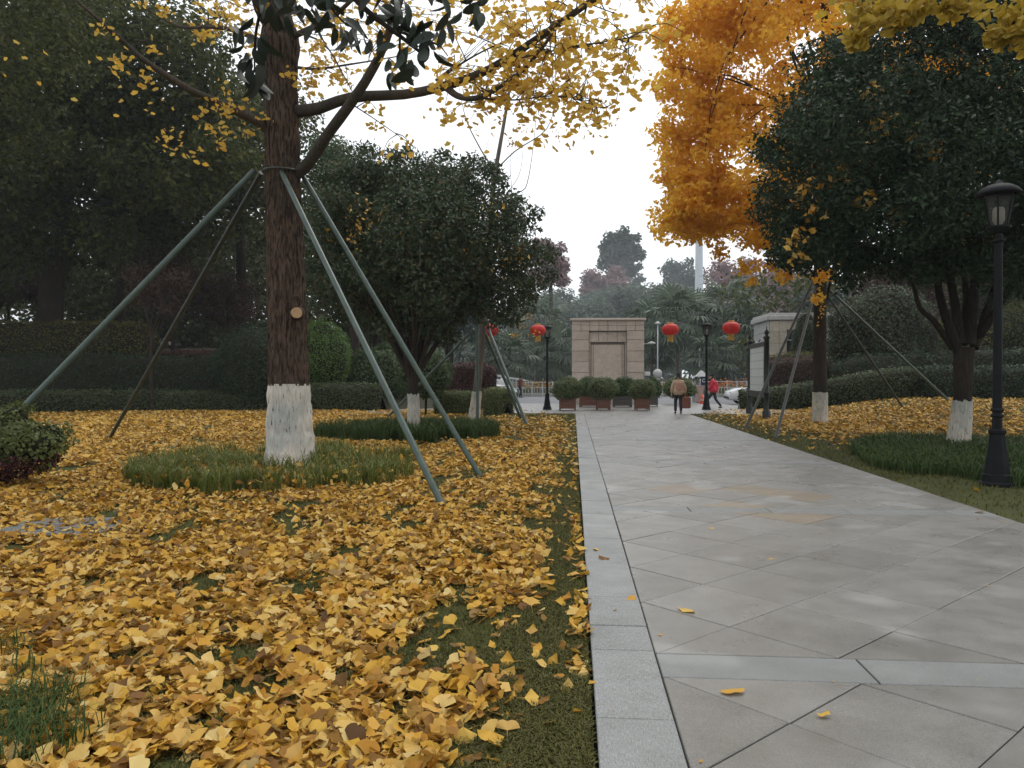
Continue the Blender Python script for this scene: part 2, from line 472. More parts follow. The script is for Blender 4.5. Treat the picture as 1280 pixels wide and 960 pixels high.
M['lamp_bulb'] = solid('opal_lamp', (0.60,0.57,0.48), 0.4, 0, 0.05)  # dimmed with the glass to suggest the same shade
M['twig_core'] = ground_mat('hedge_twigs', [(0.012,0.014,0.008),(0.022,0.022,0.012),(0.030,0.028,0.016)], 6, 40)
M['tile'] = stone_mat('grey_paving_granite', (0.175,0.166,0.150), (0.225,0.215,0.198), 0.34)
M['tile_far'] = stone_mat('grey_paving_granite_run', (0.185,0.18,0.172), (0.235,0.229,0.22), 0.34, per='island')
M['tile_tan'] = stone_mat('tan_paving_granite', (0.22,0.178,0.128), (0.245,0.20,0.148), 0.40)
M['tile_kerb'] = stone_mat('chiselled_edge_granite', (0.205,0.213,0.21), (0.25,0.258,0.252), 0.50, stain=False, scratch=True, speck=160.0)
M['tile_band'] = stone_mat('band_granite', (0.185,0.193,0.188), (0.225,0.232,0.226), 0.46, stain=True, speck=180.0, stain_col=(0.34,0.35,0.34))
M['joint'] = ground_mat('paving_joint', [(0.035,0.033,0.028),(0.060,0.055,0.045)], 8, 60)
M['asphalt'] = ground_mat('pale_worn_asphalt', [(0.16,0.165,0.175),(0.20,0.205,0.215),(0.23,0.235,0.245)], 0.6, 80, 0.3)
M['soil'] = ground_mat('lawn_soil', [(0.030,0.026,0.014),(0.048,0.050,0.018),(0.070,0.080,0.022),(0.080,0.072,0.028)], 1.1, 30)
M['soil_hill'] = ground_mat('dark_ground_cover', [(0.020,0.020,0.012),(0.034,0.034,0.018),(0.050,0.046,0.024)], 1.2, 14)  # dark soil and ivy tone
M['pylon_stone'] = stone_mat('pink_beige_granite', (0.43,0.36,0.305), (0.49,0.415,0.355), 0.55, stain=False, speck=40.0)
M['pylon_joint'] = solid('stone_joint', (0.19,0.155,0.13), 0.8)
M['pavilion_stone'] = stone_mat('pale_beige_limestone', (0.40,0.36,0.29), (0.46,0.42,0.345), 0.6, stain=False, speck=40.0)
M['pavilion_trim'] = stone_mat('grey_limestone_trim', (0.33,0.33,0.32), (0.37,0.37,0.36), 0.6, stain=False, speck=40.0)
M['dark_glass'] = solid('dark_window_glass', (0.02,0.023,0.025), 0.08)
M['planter_wood'] = solid('stained_planter_wood', (0.155,0.062,0.038), 0.55, 0, 0.3, 12, 0.3, 40)
M['planter_grey'] = solid('grey_planter_wood', (0.075,0.065,0.060), 0.6, 0, 0.3, 12, 0.3, 40)
M['lantern_red'] = leaf_mat('red_lantern_cloth', [(0.62,0.030,0.025),(0.66,0.038,0.028)], 0.3, 0.45, 0.4)
M['lantern_gold'] = solid('gold_trim', (0.62,0.36,0.06), 0.5, 0, 0.15)
M['paper'] = None
M['white_metal'] = solid('white_painted_metal', (0.48,0.49,0.48), 0.4, 0, 0.1)
M['grey_metal'] = solid('grey_galvanised_metal', (0.40,0.42,0.44), 0.4, 0.3, 0.15)
M['pale_mast'] = solid('pale_mast_paint', (0.62,0.66,0.72), 0.5, 0, 0.06, 1.0)
M['stone_ball'] = solid('pale_grey_granite', (0.40,0.40,0.39), 0.6, 0, 0.15, 14, 0.2, 60)
M['skin'] = solid('skin', (0.46,0.28,0.20), 0.5, 0, 0.08)
M['hair'] = solid('black_hair', (0.014,0.012,0.012), 0.45, 0, 0.3, 40)
M['coat_beige'] = solid('beige_wool_coat', (0.50,0.36,0.25), 0.85, 0, 0.12, 25, 0.3, 120)
M['coat_shading'] = solid('pink_coat_shading', (0.46,0.25,0.19), 0.85, 0, 0.12, 25, 0.3, 120)  # shading on the beige coat, given a pink colour of its own
M['coat_red'] = solid('red_padded_coat', (0.55,0.016,0.05), 0.55, 0, 0.2, 9, 0.4, 14)
M['trousers'] = solid('dark_trousers', (0.020,0.022,0.030), 0.8, 0, 0.25, 20)
M['shoe'] = solid('black_shoe', (0.012,0.012,0.013), 0.5)
M['bag'] = solid('red_brown_bag', (0.21,0.075,0.050), 0.6, 0, 0.2, 14)
M['coat_brown'] = solid('brown_red_jacket', (0.16,0.05,0.035), 0.8, 0, 0.2, 14)
M['car_white'] = solid('white_car_paint', (0.66,0.68,0.70), 0.2, 0, 0.03)
M['car_black'] = solid('black_car_paint', (0.018,0.019,0.022), 0.15, 0, 0.1)
M['car_glass'] = solid('car_glass', (0.03,0.035,0.04), 0.05)
M['tyre'] = solid('tyre_rubber', (0.018,0.018,0.019), 0.8, 0, 0.2, 30)
M['rim'] = solid('alloy_rim', (0.42,0.43,0.45), 0.3, 0.7, 0.1)
M['headlight'] = solid('headlight_lens', (0.65,0.68,0.70), 0.1)
M['navy'] = solid('navy_sign_face', (0.020,0.028,0.075), 0.4)
M['pink_box'] = solid('faded_pink_cabinet', (0.42,0.29,0.26), 0.5, 0, 0.15)
M['cone_orange'] = solid('orange_cone', (0.75,0.10,0.04), 0.5)
M['flower_red'] = leaf_mat('red_orange_flower', [(0.60,0.06,0.04),(0.70,0.22,0.05),(0.72,0.42,0.12)], 0.3, 0.6, 0.2)
M['flower_yellow'] = leaf_mat('yellow_flower', [(0.66,0.42,0.10),(0.60,0.30,0.10),(0.30,0.34,0.10)], 0.3, 0.6, 0.2)
M['concrete'] = solid('pale_concrete', (0.34,0.34,0.33), 0.8, 0, 0.15, 5, 0.2, 40)
M['slab_grey'] = solid('blue_grey_cover_slab', (0.13,0.138,0.135), 0.7, 0, 0.2, 6, 0.3, 60)
M['cable'] = solid('black_cable', (0.02,0.02,0.02), 0.6)

def paper_mat():
    m, t, out = nodes_of('notice_sheet')
    tc = t.nodes.new('ShaderNodeTexCoord')
    br = N(t, 'ShaderNodeTexBrick', Scale=1.0)
    br.offset = 0.0
    br.inputs['Color1'].default_value = (0.68,0.72,0.70,1); br.inputs['Color2'].default_value = (0.62,0.67,0.65,1)
    br.inputs['Mortar'].default_value = (0.45,0.50,0.49,1)
    br.inputs['Mortar Size'].default_value = 0.02
    br.inputs['Brick Width'].default_value = 0.62; br.inputs['Row Height'].default_value = 0.30
    sx = t.nodes.new('ShaderNodeSeparateXYZ'); cx = t.nodes.new('ShaderNodeCombineXYZ')
    t.links.new(tc.outputs['Object'], sx.inputs[0])
    t.links.new(sx.outputs['Y'], cx.inputs['X']); t.links.new(sx.outputs['Z'], cx.inputs['Y'])
    t.links.new(cx.outputs[0], br.inputs['Vector'])
    b = N(t, 'ShaderNodeBsdfPrincipled', Roughness=0.35)
    t.links.new(br.outputs[0], b.inputs['Base Color']); t.links.new(b.outputs[0], out.inputs[0])
    return m
M['paper'] = paper_mat()

# ------------------------------------------------------------------ leaf templates (x = width, y = length from stem, z = normal)
def fan_leaf(k=6, petiole=True, cup=0.16):
    """ginkgo fan: stem end at the origin, k rim segments, notch in the middle"""
    a = np.linspace(-1.0, 1.0, k+1)
    rim = []
    for x in a:
        th = x * R(62)
        r = 1.0 - 0.10*abs(x)**2 - (0.14 if abs(x) < 0.05 else 0)
        rim.append([math.sin(th)*r*0.92, math.cos(th)*r*0.92, cup*(math.cos(x*5.0)*0.5 + x*x)])
    V = [[0, 0, 0]] + rim
    F = [[0, i+2, i+1] for i in range(k)]
    if petiole:
        b = len(V)
        V += [[0.018, 0.02, 0], [-0.018, 0.02, 0], [0.03, -0.62, -0.05]]
        F += [[b, b+1, b+2]]
        F += [[0, b, b+1]]
    return np.array(V, float), np.array(F)
FAN_NEAR = [fan_leaf(8, True, c) for c in (0.06, 0.14, 0.24, -0.12)]
FAN_MID = fan_leaf(4, False, 0.16)
FAN_FAR = (np.array([[0,0,0],[0.78,0.55,0.1],[0,0.9,-0.04],[-0.78,0.55,0.12]], float), np.array([[0,1,2],[0,2,3]]))
LEAF_LONG = (np.array([[0,0,0],[0.22,0.42,0.05],[0,1.0,-0.08],[-0.22,0.42,0.05]], float), np.array([[0,1,2],[0,2,3]]))
LEAF_OVAL = (np.array([[0,0,0],[0.34,0.5,0.07],[0,1.0,-0.05],[-0.34,0.5,0.07]], float), np.array([[0,1,2],[0,2,3]]))

def frames(nrm, spin):
    """rotation matrices with z = nrm and a spin about it"""
    n = nrm / (np.linalg.norm(nrm, axis=1)[:, None] + 1e-9)
    h = np.where(np.abs(n[:, 2:3]) < 0.95, [[0, 0, 1.0]], [[1.0, 0, 0]])
    u = np.cross(h, n); u /= np.linalg.norm(u, axis=1)[:, None] + 1e-9
    v = np.cross(n, u)
    c, s = np.cos(spin)[:, None], np.sin(spin)[:, None]
    x = u*c + v*s
    y = np.cross(n, x)
    return np.stack([x, y, n], 2)          # columns

def scatter(tpl, pos, mats, size):
    V, F = tpl
    n = len(pos)
    W = np.einsum('nij,kj->nki', mats, V) * np.asarray(size).reshape(-1, 1, 1) + pos[:, None, :]
    FF = (F[None] + (np.arange(n) * len(V))[:, None, None]).reshape(-1, F.shape[1])
    return W.reshape(-1, 3), FF

def rand_dir(n, g=None):
    g = g or rng
    d = g.normal(size=(n, 3))
    return d / np.linalg.norm(d, axis=1)[:, None]

def leaves_in(lumps, count, tpl, size, flat=0.75, power=2.6, up=0.5, droop=0.0, zs=0.85, nf=1.9):
    """leaf faces through the lumps' volume; lumps: list of (centre, radius)"""
    C = np.array([np.array(l[0]) for l in lumps]); r = np.array([l[1] for l in lumps])
    w = r**2; w = w / w.sum()
    idx = rng.choice(len(C), size=count, p=w)
    d = rand_dir(count)
    rr = rng.random(count)**(1/power)
    pos = C[idx] + d * (r[idx]*rr)[:, None] * np.array([1, 1, zs])
    # break the outline: leaves gather along short twigs
    nz = vnoise(pos * nf + 31.0)
    ok = nz > 0.30 * flat
    pos, d = pos[ok], d[ok]
    nrm = d*0.7 + np.array([0, 0, up]) + rand_dir(len(pos))*0.9
    mats = frames(nrm, rng.random(len(pos))*2*PI)
    s = size * (0.65 + 0.7*rng.random(len(pos)))
    return scatter(tpl, pos, mats, s)

def ell_lumps(c, rad, n, r, seed=0, low=-1.0, inner=0.25):
    g = np.random.default_rng(seed)
    out = []
    for k in range(n):
        while True:
            d = g.normal(size=3); d /= np.linalg.norm(d)
            if d[2] > low: break
        q = (1.0 if g.random() > inner else g.random()**0.5) * (0.72 + 0.28*g.random())
        rr = r * (0.7 + 0.6*g.random())
        out.append((np.array(c) + d*np.array(rad)*q, rr))
    return out

def limb_to(a, b, r0, r1=0.02, lift=0.15, n=7, sides=6):
    a, b = np.array(a, float), np.array(b, float)
    L = np.linalg.norm(b - a)
    m1 = a + (b-a)*0.35 + np.array([rng.normal()*0.05*L, rng.normal()*0.05*L, lift*L*0.6])
    m2 = a + (b-a)*0.7 + np.array([rng.normal()*0.06*L, rng.normal()*0.06*L, lift*L*0.4])
    return tube([a, m1, m2, b], [r0, r0*0.72, r0*0.42, r1], sides, n)

def make_tree(name, label, cat, base, trunk_pts, trunk_r, lumps, nleaf, tpl, size, leafm, barkm, group=None, forks=None,
              n_limbs=14, limb_r=0.08, up=0.5, power=2.6, whitewash=None, wash_mat=None, extra=None, flat=0.75, sides=12, zs=0.85, leaf_extra=None, nf=1.9):
    base = np.array(base, float)
    root = thing(name, label, cat, tuple(base), group)
    parts = tube(trunk_pts, trunk_r, sides, max(10, 4*len(trunk_pts)), wob=0.08)
    tp = spline(trunk_pts, 40)
    f0, f1 = forks or (0.55, 1.0)
    order = rng.permutation(len(lumps))[:n_limbs]
    for i in order:
        c = lumps[i][0]
        t = f0 + (f1 - f0)*rng.random()
        a = tp[min(39, int(t*39))]
        parts += limb_to(a, c, limb_r*(0.7 + 0.6*rng.random()), 0.012, 0.12)
    if extra: parts += extra
    link('trunk', make_mesh('trunk', shift(parts, base), True), barkm, root)
    if whitewash:
        zt = whitewash
        n = 12; sd = 28
        zz = np.linspace(-0.05, zt, n)
        tz = tp[:, 2] - base[2]
        rr = np.interp(np.linspace(0, 1, 40), np.linspace(0, 1, len(trunk_r)), trunk_r)
        a = np.linspace(0, 2*PI, sd, endpoint=False)
        V = []
        for i, z in enumerate(zz):
            cx = np.interp(z, tz, tp[:, 0]); cyy = np.interp(z, tz, tp[:, 1]); r = np.interp(z, tz, rr) * 1.06 + 0.006
            jig = (0.014*rng.normal(size=sd) if i == n-1 else 0)
            V.append(np.stack([cx + np.cos(a)*r*(1+0.03*rng.normal(size=sd)), cyy + np.sin(a)*r*(1+0.03*rng.normal(size=sd)), base[2] + z + jig + np.zeros(sd)], 1))
        V.append(V[-1]*[1,1,1]); V[-1][:, :2] = (V[-1][:, :2] - [cx, cyy])*0.80 + [cx, cyy]
        V = np.concatenate(V)
        F = [[i*sd+j, i*sd+(j+1)%sd, (i+1)*sd+(j+1)%sd, (i+1)*sd+j] for i in range(n) for j in range(sd)]
        link('whitewash', make_mesh('whitewash', shift([(V, np.array(F))], base)), wash_mat or M['white_wash_far'], root)
    lv = [leaves_in(lumps, nleaf, tpl, size, flat, power, up, zs=zs, nf=nf)]
    link('crown', make_mesh('crown', shift(lv, base)), leafm, root)
    if leaf_extra:
        nm, lp, mat = leaf_extra
        link(nm, make_mesh(nm, shift([lp], base)), mat, root, kind='stuff')
    return root

# ==================================================================== THE SETTING
def mound(x, y):
    """height of the lawn: nearly level, banked up to the right far side"""
    x = np.asarray(x, float); y = np.asarray(y, float)
    p = np.stack([x.ravel()*0.9, y.ravel()*0.9, np.zeros(x.size)], 1)
    b = (vnoise(p).reshape(x.shape) - 0.5) * 0.05
    edge = np.clip(np.minimum(np.abs(x - 0.08), np.abs(x - 4.58)), 0, 1)
    return -0.035 + b*edge + 0.62*sstep(8.5, 14.5, x)*sstep(17.5, 28, y)
def mz(p): return float(mound(np.array([p[0]]), np.array([p[1]]))[0])

# ground sheet to the horizon
link('ground', make_mesh('ground', [(np.array([[-600,-600,-0.16],[600,-600,-0.16],[600,600,-0.16],[-600,600,-0.16]], float), np.array([[0,1,2,3]]))]), M['soil_hill'], kind='structure')

PX0, PX1 = 0.10, 4.57         # edges of the path
KX = 0.445                    # joint between edge stones and diamonds
P_END = 31.0

def lawn(name, xs, ys, inside, mat):
    X, Y = np.meshgrid(xs, ys)
    Z = mound(X, Y)
    nx, ny = len(xs), len(ys)
    V = np.stack([X.ravel(), Y.ravel(), Z.ravel()], 1)
    F = []
    for j in range(ny-1):
        for i in range(nx-1):
            cx, cyy = (xs[i]+xs[i+1])/2, (ys[j]+ys[j+1])/2
            if inside(cx, cyy): F.append([j*nx+i, j*nx+i+1, (j+1)*nx+i+1, (j+1)*nx+i])
    return link(name, make_mesh(name, [(V, np.array(F))], True), mat, kind='structure')
def left_edge(y):     # far rim of the left lawn curves off to the left
    return PX0 - 0.012 if y < 30.6 else PX0 - 0.012 - 0.55*(y-30.6)**1.25
def right_edge(y):
    return PX1 + 0.012 if y < 30.3 else PX1 + 0.012 + 0.40*(y-30.3)**1.02
xs = np.concatenate([np.linspace(-34, -8, 40), np.linspace(-7.6, -0.6, 40), np.linspace(-0.5, PX0-0.012, 8)])
ys = np.concatenate([np.linspace(-3, 12, 60), np.linspace(12.4, 38, 66)])
lawn('lawn_left', xs, ys, lambda x, y: x < left_edge(y), M['soil'])
xs = np.concatenate([np.linspace(PX1+0.012, 6, 10), np.linspace(6.3, 30, 60)])
lawn('lawn_right', xs, ys, lambda x, y: x > right_edge(y), M['soil'])

# path: a bed with dark joints, the stones laid on it one by one
bed = link('path', make_mesh('path', [box(((PX0+PX1)/2, (P_END-3)/2, -0.07), (PX1-PX0-0.004, P_END+3, 0.116))]), M['joint'], kind='structure')
link('plaza', make_mesh('plaza', [box((2, 36.5, -0.068), (44, 11.0-0.01, 0.13))]), M['tile_far'], kind='structure')
link('road', make_mesh('road', [box((0, 54.0, -0.10), (160, 24, 0.10))]), M['asphalt'], kind='structure')

def clip_poly(poly, a, b, c):
    """keep a*x + b*y <= c"""
    out = []
    for i in range(len(poly)):
        p, q = poly[i], poly[(i+1) % len(poly)]
        dp, dq = a*p[0]+b*p[1]-c, a*q[0]+b*q[1]-c
        if dp <= 0: out.append(p)
        if (dp < 0 < dq) or (dq < 0 < dp):
            t = dp/(dp-dq); out.append((p[0]+(q[0]-p[0])*t, p[1]+(q[1]-p[1])*t))
    return out
def inset(poly, d):
    n = len(poly); res = []
    for i in range(n):
        p0, p1, p2 = poly[i-1], poly[i], poly[(i+1) % n]
        e1 = Vector((p1[0]-p0[0], p1[1]-p0[1])).normalized(); e2 = Vector((p2[0]-p1[0], p2[1]-p1[1])).normalized()
        n1, n2 = Vector((-e1.y, e1.x)), Vector((-e2.y, e2.x))
        k = n1 + n2
        k = k / max(0.25, k.dot(n1))
        res.append((p1[0]+k.x*d, p1[1]+k.y*d))
    return res
def dedupe(poly):
    out = []
    for p in poly:
        if not out or (abs(p[0]-out[-1][0]) + abs(p[1]-out[-1][1])) > 0.02: out.append(p)
    if len(out) > 1 and abs(out[0][0]-out[-1][0]) + abs(out[0][1]-out[-1][1]) < 0.02: out.pop()
    return out
def poly_area(p): return 0.5*sum(p[i-1][0]*p[i][1]-p[i][0]*p[i-1][1] for i in range(len(p)))
def stone_parts(poly, gap=0.004, z=0.0, th=0.02):
    """a paving stone: chamfered top edge"""
    a, b = inset(poly, gap), inset(poly, gap+0.004)
    n = len(poly)
    V = [(x, y, z-th) for x, y in a] + [(x, y, z-0.004) for x, y in a] + [(x, y, z) for x, y in b]
    Q = [[k*n+i, k*n+(i+1) % n, (k+1)*n+(i+1) % n, (k+1)*n+i] for k in range(2) for i in range(n)]
    return np.array(V), np.array(Q), np.array([[2*n+i for i in range(n)]])

bands = [(-0.85, -0.55), (3.86, 4.19), (8.60, 8.92), (13.3, 13.62), (18.0, 18.32), (22.7, 23.02), (27.4, 27.72)]
HD = 0.472
tan_at = [(2.45,8.23),(1.38,10.3),(2.37,10.3),(3.0,9.8),(1.83,9.15),(0.8,8.45)]
def near_tan(cx, cyy): return any(abs(cx-a) < 0.3 and abs(cyy-b) < 0.3 for a, b in tan_at)
far_parts = []
tile_n = 0
def put_stone(name, poly, mat, far):
    if len(poly) < 3 or abs(poly_area(poly)) < 0.004: return
    if poly_area(poly) < 0: poly = poly[::-1]
    dz = float(rng.normal()*0.0012)
    V, Q, T = stone_parts(poly, gap=0.0022 + 0.0030*float(rng.random()), z=dz)
    if far:
        far_parts.append((V, Q)); far_parts.append((V, T)); return
    c = V.mean(0); c[2] = 0
    o = link(name, make_mesh(name, [(V-c, Q), (V-c, T)]), mat, bed)
    o.location = c
for k in range(len(bands)):
    y0 = bands[k][1]; y1 = bands[k+1][0] if k+1 < len(bands) else P_END
    oy = (y1 - HD) if k == 0 else (y0 + HD)
    for i in range(-2, 12):
        for j in range(-14, 16):
            for h in (0, 1):
                cx = 1.405 + 2*HD*i + HD*h; cyy = oy + 2*HD*j + HD*h
                if cx < KX-HD or cx > PX1+HD or cyy < y0-HD or cyy > y1+HD: continue
                if cyy < 0.6: continue
                p = [(cx, cyy-HD), (cx+HD, cyy), (cx, cyy+HD), (cx-HD, cyy)]
                for cl in ((-1,0,-KX),(1,0,PX1),(0,-1,-y0),(0,1,y1)): p = clip_poly(p, *cl)
                p = dedupe(p)
                put_stone('paving_tile', p, M['tile_tan'] if near_tan(cx, cyy) else M['tile'], cyy > 18)
for k, (a, b) in enumerate(bands[1:]):
    x = KX
    while x < PX1 - 0.05:
        w = min(PX1 - x, 0.75 + 0.5*rng.random())
        if PX1 - (x+w) < 0.25: w = PX1 - x
        put_stone('band_stone', [(x,a),(x+w,a),(x+w,b),(x,b)], M['tile_band'], a > 18)
        x += w
js = [0.6, 1.45, 2.36, 3.38, 4.23, 4.64, 5.24, 6.2, 7.15, 8.40]
while js[-1] < P_END: js.append(min(P_END, js[-1] + 0.85 + 0.25*rng.random()))
for a, b in zip(js[:-1], js[1:]):
    put_stone('edge_stone', [(PX0,a),(KX,a),(KX,b),(PX0,b)], M['tile_kerb'], a > 22)
link('paving', make_mesh('paving', far_parts), M['tile_far'], bed, kind='stuff')

# bank under the trees on the left
def hill_z(x, y):
    f = sstep(33.5, 39, y + 0.12*(x+8)) * sstep(-0.16*y + 0.6, -0.16*y - 5.5, x)
    return f*(2.6 + 0.05*np.clip(y-38, 0, 60))
xs = np.linspace(-110, -3, 60); ys = np.linspace(33, 130, 60)
X, Y = np.meshgrid(xs, ys)
Z = hill_z(X, Y) - 0.1 + (vnoise(np.stack([X.ravel()*0.3, Y.ravel()*0.3, X.ravel()*0], 1)).reshape(X.shape) - 0.5)*0.5*sstep(35, 40, Y)
F = [[j*60+i, j*60+i+1, (j+1)*60+i+1, (j+1)*60+i] for j in range(59) for i in range(59) if xs[i] < -0.16*ys[j] + 0.5]
link('hill', make_mesh('hill', [(np.stack([X.ravel(), Y.ravel(), Z.ravel()], 1), np.array(F))], True), M['soil_hill'], kind='structure')

# ==================================================================== MAIN GINKGO
def furrow(th, z, r, amp, fz=1.1, f=6.5):
    """vertical furrows of old bark"""
    p = np.stack([np.cos(th)*f*1.6 + 40, np.sin(th)*f*1.6 + 40, z*fz*2.2], 1)
    q = p*[2.1, 2.1, 1.7] + 9
    a = np.abs(vnoise(p)*2-1); b = np.abs(vnoise(q)*2-1)
    return amp*(a*0.65 + b*0.45 - 0.5)
GB = G(365, 583)
gb = np.array([GB.x, GB.y, -0.03])
D0 = GB.y
def tree_trunk_rings(zs_, rs, cx, cyy, sides, amp, push=0.0):
    a = np.linspace(0, 2*PI, sides, endpoint=False)
    V = []
    for z in zs_:
        r = np.interp(z, rs[0], rs[1])
        rr = r + furrow(a, np.full(sides, z), r, amp*(0.6+0.4*min(1, r/0.3))) + push
        flare = np.exp(-max(z, 0)/0.22)*0.08
        rr = rr + flare*np.cos(a*5+0.7)*0.7
        V.append(np.stack([np.interp(z, *cx) + np.cos(a)*rr, np.interp(z, *cyy) + np.sin(a)*rr, np.full(sides, z)], 1))
    n = len(zs_)
    F = [[i*sides+j, i*sides+(j+1) % sides, (i+1)*sides+(j+1) % sides, (i+1)*sides+j] for i in range(n-1) for j in range(sides)]
    return np.concatenate(V), np.array(F)
zr = ([-0.1, 0.0, 0.12, 0.35, 0.8, 1.42, 2.55, 4.86, 6.6, 6.85, 7.1, 7.35, 7.6, 9.5, 12, 15],
      [0.50, 0.455, 0.41, 0.38, 0.355, 0.335, 0.315, 0.285, 0.275, 0.30, 0.335, 0.28, 0.205, 0.17, 0.11, 0.03])
def tx(py): return (P({583:364,480:360,390:357,215:350,60:345,0:342}[py], py, D0)).x - gb[0]
cxx = ([0, 1.40, 2.55, 4.86, 6.9, 7.7, 15], [tx(583), tx(480), tx(390), tx(215), tx(60), tx(0), tx(0)-0.3])
cyz = ([0, 15], [0, 0.4])
ginkgo = thing('ginkgo_tree', 'thick brown ginkgo trunk with white painted base and sparse yellow leaves, propped by green poles', 'tree', tuple(gb), 'ginkgo trees')
tk = [tree_trunk_rings(np.concatenate([np.arange(-0.1, 7.8, 0.03), np.arange(7.9, 15.1, 0.3)]), zr, cxx, cyz, 220, 0.060)]
link('trunk', make_mesh('trunk', tk, True), M['bark_ginkgo'], ginkgo)
# whitewash: a coat over the same furrows, ragged along its top
zz = np.arange(-0.1, 1.46, 0.03)
Vw, Fw = tree_trunk_rings(zz, zr, cxx, cyz, 220, 0.060, 0.006)
top = 1.40 + 0.030*(vnoise(np.stack([np.arange(220)*0.3, np.zeros(220), np.zeros(220)], 1)) - 0.5)*2
keep = []
for q in Fw:
    j = q[0] % 220; z = Vw[q[2]][2]
    if z < top[j]: keep.append(q)
link('whitewash', make_mesh('whitewash', [(Vw, np.array(keep))], True), M['white_wash'], ginkgo)
# strap where the poles are tied
sa = np.linspace(0, 2*PI, 25)
strap = tube([(np.interp(4.92, *cxx)+math.cos(t)*0.31, math.sin(t)*0.31+0.1, 4.92) for t in sa], [0.02]*25, 6, cap=False)
link('strap', make_mesh('strap', strap, True), M['steel_dark'], ginkgo)
# sawn-off branch
sp = np.array(P(371, 391, D0-0.30)) - gb
sn = np.array([0.28, -1.0, -0.05]); sn /= np.linalg.norm(sn)
stub = link('branch_stub', make_mesh('branch_stub', tube([sp - sn*0.15, sp, sp + sn*0.05], [0.12, 0.10, 0.092], 14, cap=False), True), M['bark_ginkgo'], ginkgo)
cf = tube([sp + sn*0.044, sp + sn*0.049], [0.09, 0.088], 14)
link('cut_face', make_mesh('cut_face', cf), M['cut_wood'], stub)
kn = tube([sp + np.array([0.05*math.cos(t)-0.02, -0.02, 0.17+0.09*math.sin(t)]) for t in np.linspace(0, 2*PI, 18)], [0.035]*18, 7, cap=False)
link('knot', make_mesh('knot', kn, True), M['bark_ginkgo'], ginkgo)
# limbs (photo traced, each with its own depth)
def limb(pts, r0, r1, sides=9, n=26):
    W = [np.array(P(*p)) - gb for p in pts]
    m = len(W)
    return W, tube(W, [r0 + (r1-r0)*(i/(m-1))**0.8 for i in range(m)], sides, n, wob=0.06)
L = {}
lim_parts = []
for key, pts, r0, r1 in [
    ('r1', [(352,141,12.7),(395,136,12.4),(440,122,12.0),(520,116,11.4),(600,92,10.8),(660,56,10.2),(740,0,9.6),(800,-50,9.2)], 0.115, 0.03),
    ('r1b', [(556,108,11.1),(575,121,10.9),(600,121,10.6),(645,95,10.2),(678,60,9.9),(700,25,9.6)], 0.055, 0.015),
    ('r2', [(356,222,12.6),(382,208,12.4),(412,165,12.0),(445,120,11.6),(472,75,11.3),(490,30,11.0),(510,-30,10.7)], 0.115, 0.05),
    ('l1', [(344,168,12.7),(318,150,12.5),(280,132,12.1),(230,108,11.6),(180,75,11.2),(150,48,11.0),(95,0,10.6)], 0.095, 0.02),
    ('l2', [(338,60,12.7),(305,42,12.9),(270,34,13.1),(225,33,13.4),(180,10,13.6)], 0.06, 0.015),
    ('l3', [(338,35,12.7),(322,5,12.3),(315,-40,12.0)], 0.10, 0.07),
    ('t1', [(360,83,12.7),(395,86,12.2),(440,80,11.8),(500,70,11.2)], 0.03, 0.008),
    ('t2', [(365,46,12.5),(400,30,12.2),(420,18,12.0),(450,-10,11.7)], 0.055, 0.03),
    ('t3', [(370,40,12.4),(405,55,11.9),(430,95,11.5),(442,118,11.2)], 0.018, 0.006),
    ('t4', [(600,88,10.8),(660,70,10.0),(740,55,9.3),(800,45,8.8)], 0.018, 0.005),
    ('t5', [(545,100,11.2),(600,66,10.6),(680,30,9.9)], 0.02, 0.005),
    ('t6', [(580,121,10.9),(640,125,10.4),(700,120,9.9),(750,135,9.5)], 0.016, 0.004),
    ('t7', [(430,124,12.0),(470,150,11.5),(520,185,11.2)], 0.012, 0.004),
    ('t8', [(330,75,12.6),(310,100,12.2),(306,130,12.0),(318,150,11.9)], 0.03, 0.008),
    ]:
    W, tb = limb(pts, r0, r1)
    L[key] = spline(W, 40)
    lim_parts += tb
def spurs(curve, t0, t1, count, reach, per=(3, 6), size=0.085, droop=0.5, up_bias=0.0):
    """side twigs off a limb carrying bunches of fan leaves"""
    pos, tw = [], []
    for _ in range(count):
        a = curve[int((t0 + (t1-t0)*rng.random())*39)]
        d = rand_dir(1)[0]; d[2] = d[2]*0.6 + up_bias
        L_ = reach*(0.25 + 0.75*rng.random())
        b = a + d*L_*0.6 + np.array([0, 0, 0.04])
        c = a + d*L_ - np.array([0, 0, droop*L_*0.35])
        tw += tube([a, b, c], [0.009, 0.006, 0.003], 4, 6, cap=False)
        m = spline([a, b, c], 12)
        for q in range(rng.integers(2, 5)):
            s = m[rng.integers(3, 12)]
            k = rng.integers(*per)
            pos.append(s + rng.normal(size=(k, 3))*0.06 - np.array([0, 0, 0.04]))
    return np.concatenate(pos), tw
def hang(pos, size, tpl=FAN_MID):
    """fan leaves hang from their stalks: blade down, face any way"""
    n = len(pos)
    nrm = rand_dir(n); nrm[:, 2] *= 0.7
    nrm /= np.linalg.norm(nrm, axis=1)[:, None]
    y = np.tile([0, 0, -1.0], (n, 1)) + rand_dir(n)*0.55
    y -= nrm*np.sum(y*nrm, 1)[:, None]; y /= np.linalg.norm(y, axis=1)[:, None] + 1e-9
    mats = np.stack([np.cross(y, nrm), y, nrm], 2)
    return scatter(tpl, pos, mats, size*(0.75 + 0.5*rng.random(n)))
lp = []
